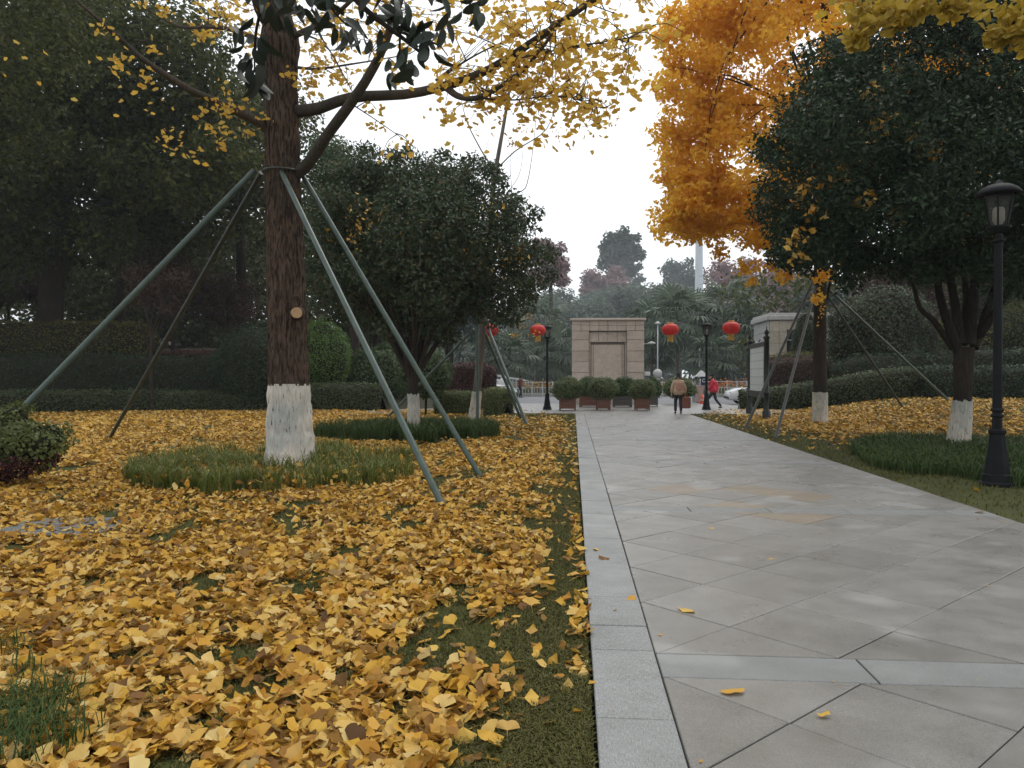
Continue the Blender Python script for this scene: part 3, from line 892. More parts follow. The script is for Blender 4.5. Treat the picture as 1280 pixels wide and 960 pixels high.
for key, t0, t1, cnt, reach, ub in [('r1',0.50,1,26,1.15,0.0),('r1b',0.30,1,20,0.95,-0.1),('r2',0.5,1,6,0.9,0.1),('l1',0.15,0.75,4,0.55,-0.1),('l1',0.6,1,3,0.7,0.2),('l2',0.1,1,7,0.9,0.3),
                                   ('l3',0.3,1,6,1.0,0.2),('t1',0.15,1,9,0.6,-0.1),('t2',0.2,1,9,0.9,0.1),('t4',0.15,1,20,0.9,-0.1),('t5',0.2,1,12,0.95,0.0),('t6',0.1,1,14,0.7,-0.1),('t7',0.2,1,4,0.5,-0.2),('t3',0.2,1,4,0.5,0)]:
    p_, tw = spurs(L[key], t0, t1, cnt, reach, up_bias=ub)
    lp.append(p_); lim_parts += tw
# bunches that the photo shows on their own
for px, py, d, k, s in [(220,178,11.6,16,0.14),(205,170,11.6,10,0.1),(240,188,11.7,9,0.1),(262,152,11.8,16,0.13),(275,165,11.8,12,0.11),(278,182,11.8,8,0.09),(285,120,12.0,12,0.11),(298,130,12,10,0.1),(310,163,12.1,16,0.11),(335,146,12.2,10,0.08),
                     (372,98,12.4,26,0.13),(313,57,12.2,10,0.08),(285,22,12.6,22,0.2),(265,10,12.6,14,0.2),(300,30,12.5,12,0.15),(440,88,11.8,14,0.14),(430,92,11.8,10,0.12),(240,130,11.7,6,0.15),(180,120,11.4,5,0.2),
                     (165,95,11.3,5,0.3),(135,80,11.0,4,0.2),(30,72,10.5,4,0.15),(15,85,10.5,2,0.15),(120,130,10.9,3,0.4),(575,145,10.9,10,0.1),(655,165,10.2,10,0.12),(680,160,10.2,12,0.14),(740,150,9.4,18,0.12),(690,130,9.8,20,0.2),(610,160,10.6,12,0.2),
                     (540,135,11.0,9,0.25),(720,130,9.5,16,0.14),(560,40,10.8,16,0.25),(640,30,10.2,20,0.25),(780,30,9.0,24,0.22),(760,65,9.0,24,0.2),(770,90,9.0,18,0.16),(790,105,8.9,14,0.12),(705,75,9.6,20,0.25),(520,60,11.0,10,0.2)]:
    c = np.array(P(px, py, d)) - gb
    lp.append(c + rng.normal(size=(k, 3))*s*[1, 1.4, 0.8])
allL = np.concatenate(list(L.values()))
for x0, x1, y0, y1, d0, d1, m_ in [(375,640,-15,55,11.2,14.5,46),(600,800,-5,115,8.9,10.8,46),(560,760,90,165,9.3,11.2,16),(250,330,-10,40,12,14,10)]:
    for _ in range(m_):
        c = np.array(P(x0 + (x1-x0)*rng.random(), y0 + (y1-y0)*rng.random(), d0 + (d1-d0)*rng.random())) - gb
        lp.append(c + rng.normal(size=(8, 3))*0.13)
        near_ = allL[np.argmin(np.linalg.norm(allL - c, axis=1))]
        lim_parts += tube([c + [0,0,0.05], c*0.65 + near_*0.35 + rng.normal(size=3)*0.10 + [0,0,0.08], c*0.3 + near_*0.7 + rng.normal(size=3)*0.08, near_], [0.003,0.005,0.007,0.009], 4, 10, cap=False)
lp = np.concatenate(lp)
link('limb', make_mesh('limb', lim_parts, True), M['bark_limb'], ginkgo)
# upper crown above the picture
upc = ell_lumps((-0.3, 0.3, 11.0), (3.2, 3.2, 3.0), 26, 0.8, 3)
Vu, Fu = leaves_in(upc, 2200, FAN_MID, 0.09, 0.9)
link('crown', make_mesh('crown', [hang(lp, 0.072), (Vu, Fu)]), M['leaf_yellow'], ginkgo, kind='stuff')
ul = []
for c, r in upc[:14]: ul += limb_to((np.interp(8.5+rng.random()*3, *cxx), 0.25, 8.5+rng.random()*3), c, 0.06, 0.01)
link('upper_limb', make_mesh('upper_limb', ul, True), M['bark_limb'], ginkgo)

def pole(a, b, r, label, group, mat, over=0.0):
    a, b = np.array(a, float), np.array(b, float)
    d = (a-b)/np.linalg.norm(a-b)
    o = thing('support_pole', label, 'pole', tuple(b), group)
    link('tube', make_mesh('tube', tube([b - d*0.08 - b, a + d*over - b], [r, r], 12, 8), True), mat, o)
    link('end_cap', make_mesh('end_cap', tube([a + d*over - b, a + d*(over+0.02) - b], [r*1.08, r*1.04], 12, 2), True), M['steel_dark'], o)
    link('pin', make_mesh('pin', tube([d*0.02 + [0.06,0,0], d*0.02 - [0.06,0,0]], [0.012, 0.012], 6, 2), True), M['steel_dark'], o)
    return o
pole(P(317,214,12.45), G(-60,601), 0.045, 'long green pole slanting down left past the dark hedge to the frame edge', 'poles propping the thick ginkgo', M['steel_green'])
pole(P(326,217,12.95), G(137,548), 0.043, 'dark green prop pole standing far left among leaves behind thick ginkgo', 'poles propping the thick ginkgo', M['steel_dark'])
pole(P(349,209,12.36), G(552,630), 0.042, 'green prop pole with its foot nearest the viewer, in front of grass ring', 'poles propping the thick ginkgo', M['steel_green'])
pole(P(378,219,12.62), G(600,595), 0.041, 'green prop pole from thick ginkgo ending right beside the farther grass ring', 'poles propping the thick ginkgo', M['steel_green'])

# ==================================================================== OSMANTHUS (left of the path)
def px_lumps(spec):
    out = []
    for px, py, r, d in spec: out.append((np.array(P(px, py, d)), r*d/960))
    return out
ob = G(517, 541); ob.z = -0.03
spec = []
out_l = [(430,215,45),(470,222,42),(512,226,42),(550,228,42),(590,238,40),(620,258,38),(642,285,38),(655,318,36),(655,352,34),(630,372,34),(598,385,30),
         (420,260,45),(410,305,45),(425,350,42),(455,385,36),(500,395,34),(545,398,32),(470,270,55),(520,280,60),(570,290,60),(610,310,50),(480,330,55),(530,340,60),(580,345,50),(500,250,45),(560,250,40)]
for i, (x, y, r) in enumerate(out_l):
    for dz in ((-1.6, 0.0, 1.7) if i >= 17 else (-0.7, 0.9)):
        spec.append((x + rng.normal()*6, y + rng.normal()*5, r*(0.8+0.3*rng.random()), 20.5 + dz + rng.normal()*0.5))
for x, y, r in out_l[:17]:
    for _ in range(4):
        a = rng.random()*2*PI
        spec.append((x + math.cos(a)*r*0.9, y + math.sin(a)*r*0.85, 11 + 7*rng.random(), 20.5 + rng.normal()*0.9))
oll = px_lumps(spec)
tb_ = np.array(ob)
stems = []
fork = np.array(P(516, 470, ob.y))
for px, py, dd in [(400,330,-0.6),(450,300,-1.2),(480,330,0.8),(500,260,0.3),(535,290,-1.0),(560,330,1.2),(600,330,-0.4),(640,345,0.3),(430,350,0.8),(580,270,0.9),(520,350,-1.6),(470,370,-1.4)]:
    e = np.array(P(px, py, ob.y + dd*1.2))
    m = fork + (e-fork)*0.4 + np.array([0, 0, 0.35])
    stems += tube([fork - [0,0,0.15], m, e], [0.085, 0.05, 0.014], 7, 12)
    for _ in range(3):
        s = m + (e-m)*rng.random()
        stems += tube([s, s + rand_dir(1)[0]*0.4 + [0,0,0.3], s + rand_dir(1)[0]*0.7 + [0,0,0.7]], [0.025, 0.015, 0.006], 5, 6)
yl = leaves_in([(np.array(P(x, y, 18.3 + 0.9*rng.random())), 0.55) for x, y in [(455,265),(470,272),(430,300),(535,285),(545,300),(610,268),(640,320),(620,330),(520,290),(500,300),(575,310),(440,285),(505,305)]], 420, FAN_FAR, 0.07)
make_tree('osmanthus_tree', 'round dark green osmanthus with white painted base left of the path', 'tree', tb_,
          [tb_ - [0,0,0.1], np.array(P(517,510,ob.y)), fork], [0.17, 0.145, 0.14], oll, 92000, LEAF_LONG, 0.126, M['leaf_osmanthus'], M['bark_dark'],
          'osmanthus trees', n_limbs=0, extra=stems, whitewash=1.05, power=2.2, up=0.35, flat=1.1, leaf_extra=('caught_leaves', yl, M['leaf_fallen']))

# bare slender tree with its props
sb = G(592, 525); sb.z = -0.03
tb_ = np.array(sb)
T_ = [np.array(P(x, y, d)) for x, y, d in [(592,527,sb.y),(597,480,sb.y),(604,400,sb.y),(612,300,sb.y),(617,230,sb.y),(628,165,sb.y),(637,110,sb.y),(641,60,sb.y)]]
ex = []
for pts, r in [([(618,215),(600,185),(583,150),(574,110)],0.03),([(620,212),(645,188),(680,165),(692,140),(698,118)],0.026),([(618,250),(650,240),(660,225),(668,170),(672,120)],0.022),([(630,246),(650,215),(655,160)],0.014),
               ([(640,242),(638,200),(645,165)],0.010),([(606,390),(640,395),(690,405)],0.012),([(606,410),(650,425),(690,412),(715,400)],0.02),([(604,200),(612,170),(616,150)],0.008),([(597,260),(583,225),(580,190)],0.012)]:
    W = [np.array(P(x, y, sb.y + 0.3*i*(1 if k_ % 2 else -1))) for k_, (i, (x, y)) in enumerate(enumerate(pts))]
    ex += tube(W, [r*(1-0.75*i/(len(W)-1)) for i in range(len(W))], 5, 14)
few = [(np.array(P(x, y, sb.y)), 0.25) for x, y in [(650,405),(660,395),(645,420),(668,418),(648,160),(700,165),(640,180)]]
make_tree('ginkgo_sapling', 'tall slender bare ginkgo rising behind the round osmanthus', 'tree', tb_, T_, [0.20,0.14,0.115,0.10,0.08,0.06,0.045,0.03], few, 110, FAN_FAR, 0.07, M['leaf_fallen'], M['bark_grey'],
          'ginkgo trees', n_limbs=0, extra=ex, whitewash=1.0)
pole(P(596,408,sb.y-0.35), G(597,527), 0.05, 'upright green prop pole standing against the slim white painted trunk', 'poles propping the slender bare tree', M['steel_green'])
pole(P(603,408,sb.y), G(651,523), 0.05, 'left of two close green prop poles beside the clipped barrel hedge', 'poles propping the slender bare tree', M['steel_green'])
pole(P(610,410,sb.y-0.2), G(659,532), 0.05, 'right of two close green prop poles beside the clipped barrel hedge', 'poles propping the slender bare tree', M['steel_green'])
pole(P(592,412,sb.y+0.1), G(484,522), 0.045, 'thin prop pole slanting left behind the osmanthus trunk', 'poles propping the slender bare tree', M['steel_green'])

# ==================================================================== RIGHT: orange ginkgo, osmanthus
rb = G(1025, 527); rb.z = mz(rb)
tb_ = np.array(rb)
lm = []
g = np.random.default_rng(21)
for k in range(240):
    z = 7.2 + 14*g.random()**1.2
    Rm = np.interp(z, [5.2, 7, 10, 14, 18, 21], [3.6, 5.4, 5.2, 4.2, 2.6, 0.7])
    a = g.random()*2*PI
    q = Rm*(0.35 + 0.62*g.random()**0.6)
    lm.append((np.array([tb_[0] + 0.1 + math.cos(a)*q, tb_[1] + math.sin(a)*q, z - 0.16*q]), 0.75 + 0.5*g.random()))
lm += px_lumps([(845,285,12,24),(858,290,14,24),(872,296,16,24),(838,282,8,24),(900,315,18,24.3),(930,335,15,24.4),(960,330,20,24.4),(985,345,14,24.5),(940,352,10,24.5),(880,270,22,24),(850,255,16,24),(830,160,16,24),(825,110,16,24),(828,50,16,24),(840,15,18,24),(835,195,14,24),(846,225,14,24),(1020,375,10,24.6),(1028,345,14,24.6)])
lm += px_lumps([(840 + 150*g.random(), 0, 20 + 14*g.random(), 23.2 + 3.2*g.random()) for k in range(70)])
lm += px_lumps([(828 + 75*g.random(), 225*g.random(), 15 + 12*g.random(), 23.4 + 2.6*g.random()) for k in range(46)])
lm[-116:-46] = [(np.array(P(x_, 215 + 62*g.random() + (x_-838)*0.36*(0.4 + 0.6*g.random()), d_)), r_*0.8*d_/960) for x_, r_, d_ in [(838 + 150*g.random(), 18 + 14*g.random(), 23.2 + 3.2*g.random()) for k in range(70)]]
TG = [np.array(P(1025, y, rb.y)) for y in (530, 480, 350, 250)] + [tb_ + [0.1, 0, 12], tb_ + [0.0, 0.1, 21]]
cl = np.array([np.array(P(1026, 398, rb.y-0.30)) + [0,0,0.04*i] + rng.normal(size=3)*[0.1,0.04,0.12] for i in range(30)])
make_tree('ginkgo_tree', 'big bright orange ginkgo beside the notice board, slim trunk with white painted base', 'tree', tb_, TG, [0.24,0.215,0.20,0.185,0.13,0.02], lm, 124000, FAN_FAR, 0.122, M['leaf_orange'], M['bark_dark'],
          'ginkgo trees', forks=(0.3, 0.95), n_limbs=34, limb_r=0.045, whitewash=1.0, power=1.6, up=0.1, flat=1.12, zs=0.75, nf=2.6, leaf_extra=('trunk_leaves', hang(cl, 0.09), M['leaf_yellow']))
def GR(px, py, y):
    p = P(px, py, y); p.z = mz(p); return p
pole(P(1016,352,rb.y-0.2), G(932,535), 0.042, 'dark prop pole left of two in front of the notice board', 'poles propping the orange ginkgo', M['steel_dark'])
pole(P(1020,358,rb.y-0.2), G(970,546), 0.042, 'dark prop pole right of two, its foot nearest the path edge', 'poles propping the orange ginkgo', M['steel_dark'])
pole(P(1034,360,rb.y+0.1), GR(1188,503,29.0), 0.042, 'prop pole slanting right from orange ginkgo toward the whitewashed osmanthus trunk', 'poles propping the orange ginkgo', M['steel_green'])
pole(P(1036,372,rb.y+0.2), GR(1130,505,28.6), 0.038, 'dim prop pole right of orange ginkgo in front of dark hedge', 'poles propping the orange ginkgo', M['steel_dark'])

qb = G(1197, 557); qb.z = -0.03
tb_ = np.array(qb)
spec = []
for x, y, r in [(1000,290,44),(985,240,44),(1000,190,46),(1015,140,48),(1045,95,48),(1090,62,50),(1140,30,52),(1195,18,56),(1250,15,60),(1310,30,64),(1290,-15,50),(1220,-15,46),(1360,120,60),(1390,190,60),(1390,260,60),(1340,310,52),(1280,330,46),
                (1020,318,34),(1060,318,36),(1110,316,36),(1160,314,34),(1220,310,36),(975,275,26),(982,305,22),
                (1050,160,60),(1060,230,66),(1050,285,50),(1110,130,66),(1120,200,70),(1120,270,60),(1180,110,66),(1190,180,72),(1190,260,64),(1250,120,66),(1260,200,72),(1260,270,60),(1320,160,66),(1320,240,66)]:
    inner = x > 1040 and 90 < y < 300
    for dz in ((-2.2, -0.2, 2.2) if inner else (-0.9, 1.0)):
        spec.append((x + rng.normal()*7, y + rng.normal()*6, r*(0.85+0.3*rng.random()), 16.6 + dz + rng.normal()*0.5))
for x, y, r in [(1015,140,48),(1045,95,48),(1090,52,50),(1140,25,50),(1195,15,50),(1250,10,55),(1000,190,46),(985,240,44),(1000,290,44),(1020,316,34),(1060,318,34),(1110,316,34),(1160,314,34),(1230,312,36),(1300,20,60),(1340,60,60)]:
    for _ in range(5):
        a = rng.random()*2*PI
        spec.append((x + math.cos(a)*r*0.95, y + math.sin(a)*r*0.9, 14 + 9*rng.random(), 16.6 + rng.normal()*1.0))
qll = px_lumps(spec)
stems = []
fork = np.array(P(1205, 440, qb.y))
for pts, r in [([(1198,440,0),(1176,375,-0.3),(1165,300,-0.6),(1150,200,-1)],0.11),([(1200,430,0),(1192,370,0.2),(1180,290,0.4),(1190,160,0.5)],0.12),([(1212,430,0),(1218,360,0),(1225,280,-0.4),(1240,170,-0.8)],0.13),
               ([(1218,435,0),(1240,370,0.3),(1262,300,0.6),(1300,190,1)],0.10),([(1190,435,0),(1168,402,-0.2),(1150,385,-0.3),(1138,350,-0.5),(1110,330,-0.8),(1060,300,-1)],0.07),([(1225,420,0),(1270,350,-0.6),(1330,270,-1)],0.09),
               ([(1205,430,0.1),(1200,330,1.0),(1120,220,1.8)],0.09)]:
    stems += tube([np.array(P(x, y, qb.y + d)) for x, y, d in pts], [r*(1-0.75*i/(len(pts)-1)) for i in range(len(pts))], 8, 16)
yl = leaves_in([(np.array(P(x, y, 14.2 + 0.5*rng.random())), 0.22) for x, y in [(1048,215),(1055,220),(1100,160),(1110,150),(1145,165),(1165,185),(1020,262),(1005,285),(995,300),(1085,250),(1120,270),(1010,235),(1165,190),(1000,322),(1090,115)]], 330, FAN_FAR, 0.085)
make_tree('osmanthus_tree', 'largest darkest osmanthus with many stems, white painted foot beside the near lamp post', 'tree', tb_,
          [tb_ - [0,0,0.1], np.array(P(1203,500,qb.y)), fork + [0,0,0.1]], [0.225, 0.180, 0.205], qll, 165000, LEAF_LONG, 0.118, M['leaf_osmanthus_dark'], M['bark_dark'],
          'osmanthus trees', n_limbs=0, limb_r=0.045, forks=(0.95, 1.0), extra=stems, whitewash=1.0, power=2.2, up=0.35, flat=1.2, leaf_extra=('caught_leaves', yl, M['leaf_fallen']))

# ginkgo standing just off to the right: its branches hang into the top corner
kb = np.array([8.6, 8.2, -0.03])
lm = []
for px, py, r, d in [(1075,12,12,8.6),(1095,18,12,8.4),(1110,8,14,8.4),(1130,10,14,8.2),(1068,42,9,8.5),(1072,50,7,8.5),(1135,18,10,8.2),(1155,2,12,8.1),(1200,2,14,8),(1190,5,10,8),(1262,12,18,7.6),(1280,22,16,7.5),(1275,35,12,7.5),(1245,42,9,7.6),(1258,40,10,7.6),(1285,45,12,7.5),
                     (1060,-12,24,8.6),(1100,-20,26,8.4),(1160,-24,26,8.2),(1220,-24,26,7.9),(1280,-25,26,7.6),(1085,30,7,8.5),(1120,28,7,8.3)]:
    lm.append((np.array(P(px, py, d)), r*d/960*1.15))
lm2 = ell_lumps((8.4, 8.4, 9.5), (3.2, 3.2, 3.6), 40, 0.8, 9)
ex = tube([np.array([8.5,8.2,4.6]), np.array(P(1300,-20,7.9)), np.array(P(1200,-25,8.1)), np.array(P(1060,-5,8.6))], [0.09,0.06,0.04,0.01], 7, 20)
ex += tube([np.array([8.5,8.2,4.4]), np.array(P(1330,30,7.6)), np.array(P(1250,38,7.6))], [0.05,0.03,0.008], 6, 12)
lv1 = hang(np.concatenate([c + rand_dir(38)*(1.5*r*rng.random((38,1))**0.5)*[1,1.3,0.8] for c, r in lm]), 0.085)
make_tree('ginkgo_tree', 'yellow green ginkgo whose leafy twigs hang into the upper right corner', 'tree', kb, [kb, kb+[0,0,4], kb+[-0.1,0.1,9], kb+[-0.2,0.2,13]], [0.26,0.2,0.14,0.04], lm2, 9000, FAN_MID, 0.09, M['leaf_olive'], M['bark_dark'],
          'ginkgo trees', n_limbs=18, limb_r=0.05, extra=ex, leaf_extra=('hanging_leaves', lv1, M['leaf_olive']))

# ==================================================================== MAGNOLIA reaching in at the top, left
mb_ = np.array([-6.2, 5.2, -0.03])
mag = thing('magnolia_tree', 'dark magnolia branches with large drooping leaves across the top of the thick trunk', 'tree', tuple(mb_))
def mp(px, py, d): return np.array(P(px, py, d)) - mb_
mt = tube([np.zeros(3)-[0,0,0.1], np.array([0.1,0,2.5]), np.array([0.5,0.3,5.0]), np.array([1.2,0.8,6.6]), np.array([1.6,0.9,8.5])], [0.2,0.16,0.13,0.09,0.03], 12, 24)
tw_ends = []
for pts, r in [([(240,-260,6.6),(330,-120,7.2),(400,-50,7.4),(455,10,7.4),(500,45,7.4),(525,65,7.4)],0.05), ([(455,-40,7.4),(520,-20,7.3),(575,-5,7.2)],0.028), ([(330,-120,7.2),(335,-30,8.6),(320,40,9.8),(318,90,10)],0.035),
               ([(400,-50,7.4),(410,0,7.8),(430,28,8.0),(455,40,8.0)],0.02), ([(500,40,7.4),(500,70,7.4),(505,85,7.4)],0.014), ([(500,40,7.4),(545,55,7.3),(560,70,7.2)],0.014)]:
    W = [mp(*p) for p in pts]
    mt += tube(W, [r*(1-0.7*i/(len(W)-1)) for i in range(len(W))], 6, 16)
mt += tube([np.array([1.2,0.8,6.6]), mp(240,-260,6.6)], [0.08, 0.05], 7, 6)
link('trunk', make_mesh('trunk', mt, True), M['bark_dark'], mag)
def big_leaf(curl):
    a = []
    W_ = [0.0, 0.16, 0.22, 0.215, 0.13, 0.0]; Yv = [0, 0.2, 0.42, 0.64, 0.86, 1.0]
    V = []; Fq = []
    for w, y in zip(W_, Yv):
        z = -curl*y*y
        V += [[-w, y, z+0.25*w], [0, y, z], [w, y, z+0.25*w]]
    for i in range(5):
        b = i*3
        Fq += [[b, b+1, b+4, b+3], [b+1, b+2, b+5, b+4]]
    return make_mesh('leaf', [(np.array(V), np.array(Fq))], True)
mags = [big_leaf(c) for c in (0.15, 0.4, 0.7)]
def mag_leaf(pos, droop, size):
    d = rand_dir(1)[0]; d[2] = 0; d = d*(1-droop) + np.array([0, 0, -1.0])*droop + rng.normal(size=3)*0.22
    d /= np.linalg.norm(d)
    nrm = np.cross(d, rand_dir(1)[0]); nrm += np.array([0, -0.4, 0.5])*(1-droop)
    nrm -= d*np.dot(nrm, d); nrm /= np.linalg.norm(nrm)
    x = np.cross(d, nrm)
    o = link('leaf', mags[rng.integers(3)], M['leaf_magnolia'], mag)
    o.matrix_local = Matrix(((x[0],d[0],nrm[0],pos[0]),(x[1],d[1],nrm[1],pos[1]),(x[2],d[2],nrm[2],pos[2]),(0,0,0,1))) @ Matrix.Scale(size, 4)
for px, py, d, k, dr in [(500,82,7.4,7,0.85),(540,60,7.3,6,0.8),(535,45,7.3,6,0.5),(520,30,7.3,8,0.5),(500,20,7.4,8,0.45),(490,5,7.4,8,0.4),(560,28,7.2,4,0.5),(575,5,7.2,4,0.5),(600,8,7.1,4,0.7),(590,-5,7.1,4,0.3),(465,12,7.5,6,0.5),(440,25,7.9,6,0.6),(430,40,8.0,6,0.75),
                        (462,45,7.7,5,0.7),(500,62,7.4,5,0.7),(410,5,7.8,6,0.5),(385,8,8.0,7,0.5),(345,12,9.0,7,0.5),(318,45,9.9,8,0.75),(310,75,10,9,0.85),(318,95,10,7,0.85),(300,30,9.6,6,0.6),(330,-5,8.6,7,0.5),(365,-12,8.0,6,0.4),(425,-15,7.5,8,0.4),(470,-20,7.3,8,0.4),(530,-22,7.2,7,0.4),(395,20,7.9,5,0.6)]:
    for _ in range(k):
        mag_leaf(mp(px + rng.normal()*9, py + rng.normal()*6, d + rng.normal()*0.12), min(1, max(0, dr + rng.normal()*0.2)), (0.17 + 0.09*rng.random())*d/8.0)
top_l = ell_lumps((1.6, 0.9, 8.0), (2.2, 2.2, 1.5), 24, 0.6, 4)
link('crown', make_mesh('crown', [leaves_in(top_l, 3500, LEAF_OVAL, 0.2)]), M['leaf_osmanthus_dark'], mag)

# ==================================================================== HEDGES, SHRUBS
def hedge(label, pts, width, h, leafm, nleaf, size=0.06, z0=0.0, name='hedge', cat='hedge', group=None, round_=0.5, lumpy=0.10, tpl=LEAF_OVAL):
    """clipped hedge along a ground line: a twiggy body and a skin of leaves"""
    pts = np.array([[p[0], p[1], 0] for p in pts], float)
    seg = int(max(6, np.linalg.norm(np.diff(pts, axis=0), axis=1).sum()/0.5))
    C = spline(pts, seg) if len(pts) > 2 else np.linspace(pts[0], pts[-1], seg)
    T = np.gradient(C, axis=0); T /= np.linalg.norm(T, axis=1)[:, None]
    S = np.stack([T[:, 1], -T[:, 0], T[:, 2]*0], 1)
    hs = np.broadcast_to(np.asarray(h, float), (1,)) if np.ndim(h) == 0 else np.interp(np.linspace(0, 1, seg), np.linspace(0, 1, len(h)), h)
    if np.ndim(h) == 0: hs = np.full(seg, float(h))
    zb = np.array([z0(c[0], c[1]) if callable(z0) else z0 for c in C], float)
    e = 4.0
    k = 14
    a = np.linspace(-0.12*PI, 1.12*PI, k)
    cs = np.sign(np.cos(a))*np.abs(np.cos(a))**round_; sn = np.sign(np.sin(a))*np.abs(np.sin(a))**round_
    sn = np.where(sn < 0, -0.02, sn)
    endt = np.clip(np.minimum(np.arange(seg), np.arange(seg)[::-1])/2.0 + 0.45, 0, 1)**0.5
    def surf(shrink):
        V = []
        for i in range(seg):
            w = (width/2 - shrink)*endt[i]; hh = (hs[i] - shrink)*(0.75 + 0.25*endt[i])
            q = C[i] + np.outer(cs*w, S[i]); q[:, 2] = zb[i] + sn*hh
            V.append(q)
        V = np.array(V)
        nz = vnoise(V.reshape(-1, 3)*1.7 + 5).reshape(seg, k) - 0.5
        ctr = C[:, None, :] + np.array([0, 0, 1.0])*(zb + hs*0.4)[:, None, None]
        V = V + (V - ctr)*nz[:, :, None]*lumpy*2
        return V
    B = surf(0.10)
    base = C[len(C)//2].copy(); base[2] = zb[len(C)//2]
    root = thing(name, label, cat, tuple(base), group)
    F = [[i*k+j, i*k+j+1, (i+1)*k+j+1, (i+1)*k+j] for i in range(seg-1) for j in range(k-1)]
    caps = [[0] + [0]*0]
    body = [(B.reshape(-1, 3), np.array(F))]
    for i in (0, seg-1):
        c_ = B[i].mean(0)
        Vc = np.vstack([B[i], c_]); body.append((Vc, np.array([[j, j+1, k] for j in range(k-1)])))
    link('branches', make_mesh('branches', shift(body, base), True), M['twig_core'], root)
    O = surf(0.0)
    n = nleaf
    ar = np.linalg.norm(np.cross(O[1:, :-1]-O[:-1, :-1], O[:-1, 1:]-O[:-1, :-1]), axis=2).ravel(); ar /= ar.sum()
    q = rng.choice(len(ar), n, p=ar); qi, qj = q//(k-1), q % (k-1)
    u, v = rng.random((n, 1)), rng.random((n, 1))
    pos = (O[qi, qj]*(1-u)*(1-v) + O[qi+1, qj]*u*(1-v) + O[qi, qj+1]*(1-u)*v + O[qi+1, qj+1]*u*v)
    nn = np.cross(O[qi+1, qj]-O[qi, qj], O[qi, qj+1]-O[qi, qj]); nn /= np.linalg.norm(nn, axis=1)[:, None] + 1e-9
    ctr = C[qi] + np.array([0, 0, 0.4])*hs[qi][:, None]
    nn *= np.sign(np.sum(nn*(pos - ctr - [0, 0, 1]*zb[qi][:, None]), 1))[:, None]
    pos = pos + nn*rng.normal(size=(n, 1))*0.045
    # rounded ends get leaves of their own
    pe = []; ne = []
    for i, s in ((0, -1), (seg-1, 1)):
        m = max(20, int(n*0.03))
        t = rng.random(m); j = rng.integers(0, k-1, m)
        c_ = O[i].mean(0)
        pe.append(c_ + (O[i][j] - c_)*np.sqrt(t)[:, None] + T[i]*s*0.03); ne.append(np.tile(T[i]*s, (m, 1)))
    pos = np.vstack([pos] + pe); nn = np.vstack([nn] + ne)
    mats = frames(nn*0.8 + rand_dir(len(pos))*0.8 + [0, 0, 0.35], rng.random(len(pos))*2*PI)
    lv = scatter(tpl, pos, mats, size*(0.6 + 0.8*rng.random(len(pos))))
    link('foliage', make_mesh('foliage', shift([lv], base)), leafm, root)
    return root

def topiary(label, c, rad, leafm, nleaf, size=0.06, name='shrub', cat='shrub', group=None, lump=0.10, z0=0.0, stem=0.0, squash=0.95):
    """rounded shrub"""
    base = np.array([c[0], c[1], z0])
    root = thing(name, label, cat, tuple(base), group)
    sd, rg = 20, 12
    V = []
    for i in range(rg+1):
        t = i/rg*PI*0.86
        for j in range(sd):
            a = 2*PI*j/sd
            V.append([math.sin(t)*math.cos(a), math.sin(t)*math.sin(a), math.cos(t)])
    V = np.array(V)
    nz = vnoise(V*2.2 + 50 + c[0]) - 0.5
    D = V*(1 + nz[:, None]*lump*2.5)
    cz = stem + rad[2]*math.cos(PI*0.14)
    body = D*(np.array(rad)*0.86) + [0, 0, cz]
    F = [[i*sd+j, i*sd+(j+1) % sd, (i+1)*sd+(j+1) % sd, (i+1)*sd+j] for i in range(rg) for j in range(sd)]
    parts = [(body, np.array(F))]
    parts += tube([(0,0,-0.05), (0.02,0,cz*0.5), (0,0,cz)], [0.05,0.045,0.03], 7, 6)
    link('branches', make_mesh('branches', parts, True), M['twig_core'], root)
    d = rand_dir(nleaf); d = d[d[:, 2] > -0.86]
    nz = vnoise(d*2.2 + 50 + c[0]) - 0.5
    pos = d*np.array(rad)*(1 + nz[:, None]*lump*2.5)*(0.86 + 0.17*rng.random((len(d), 1))) + [0, 0, cz]
    mats = frames(d*0.8 + rand_dir(len(d))*0.75 + [0,0,0.3], rng.random(len(d))*2*PI)
    link('foliage', make_mesh('foliage', [scatter(LEAF_OVAL, pos, mats, size*(0.6 + 0.8*rng.random(len(d))))]), leafm, root)
    return root

hz = lambda x, y: float(hill_z(np.array([x]), np.array([y]))[0]) - 0.1
def GP(px, y):      # ground place in picture column px at depth y
    p = P(px, 470, y); return (p.x, p.y)
hedge('low dark clipped hedge along the far rim of the leafy lawn, left of thick ginkgo', [GP(-140,27), GP(-20,28.6), GP(90,31), GP(200,32.6), GP(345,33.2)], 1.3, [0.95,0.9,0.86,0.82,0.8], M['leaf_box'], 15000, 0.085)
hedge('low clipped hedge with flat lit top between thick ginkgo and osmanthus trunk', [GP(385,33.4), GP(430,33.6), GP(478,33.4)], 1.6, 1.15, M['leaf_box'], 6000, 0.085, round_=0.4)
hedge('tall near black hedge behind the low clipped hedge at left', [GP(-160,33), GP(0,33.8), GP(130,34.6), GP(290,35.2)], 1.6, [2.4,2.5,2.5,2.45], M['leaf_osmanthus_dark'], 15000, 0.10, lumpy=0.14)
hedge('gold green topped hedge in front of the big dark tree trunk, far left', [GP(-120,36.5), GP(0,36.8), GP(100,37), GP(188,37)], 2.0, 1.75, M['leaf_goldhedge'], 11000, 0.085, z0=lambda x, y: 2.45, lumpy=0.13)
hedge('thin dark red hedge strip seen left of the round black topiary', [GP(205,37.2), GP(245,37.2), GP(290,37.4)], 0.9, 0.55, M['leaf_red'], 3500, 0.08, z0=lambda x, y: 2.2)
tp = GP(325, 33.6)
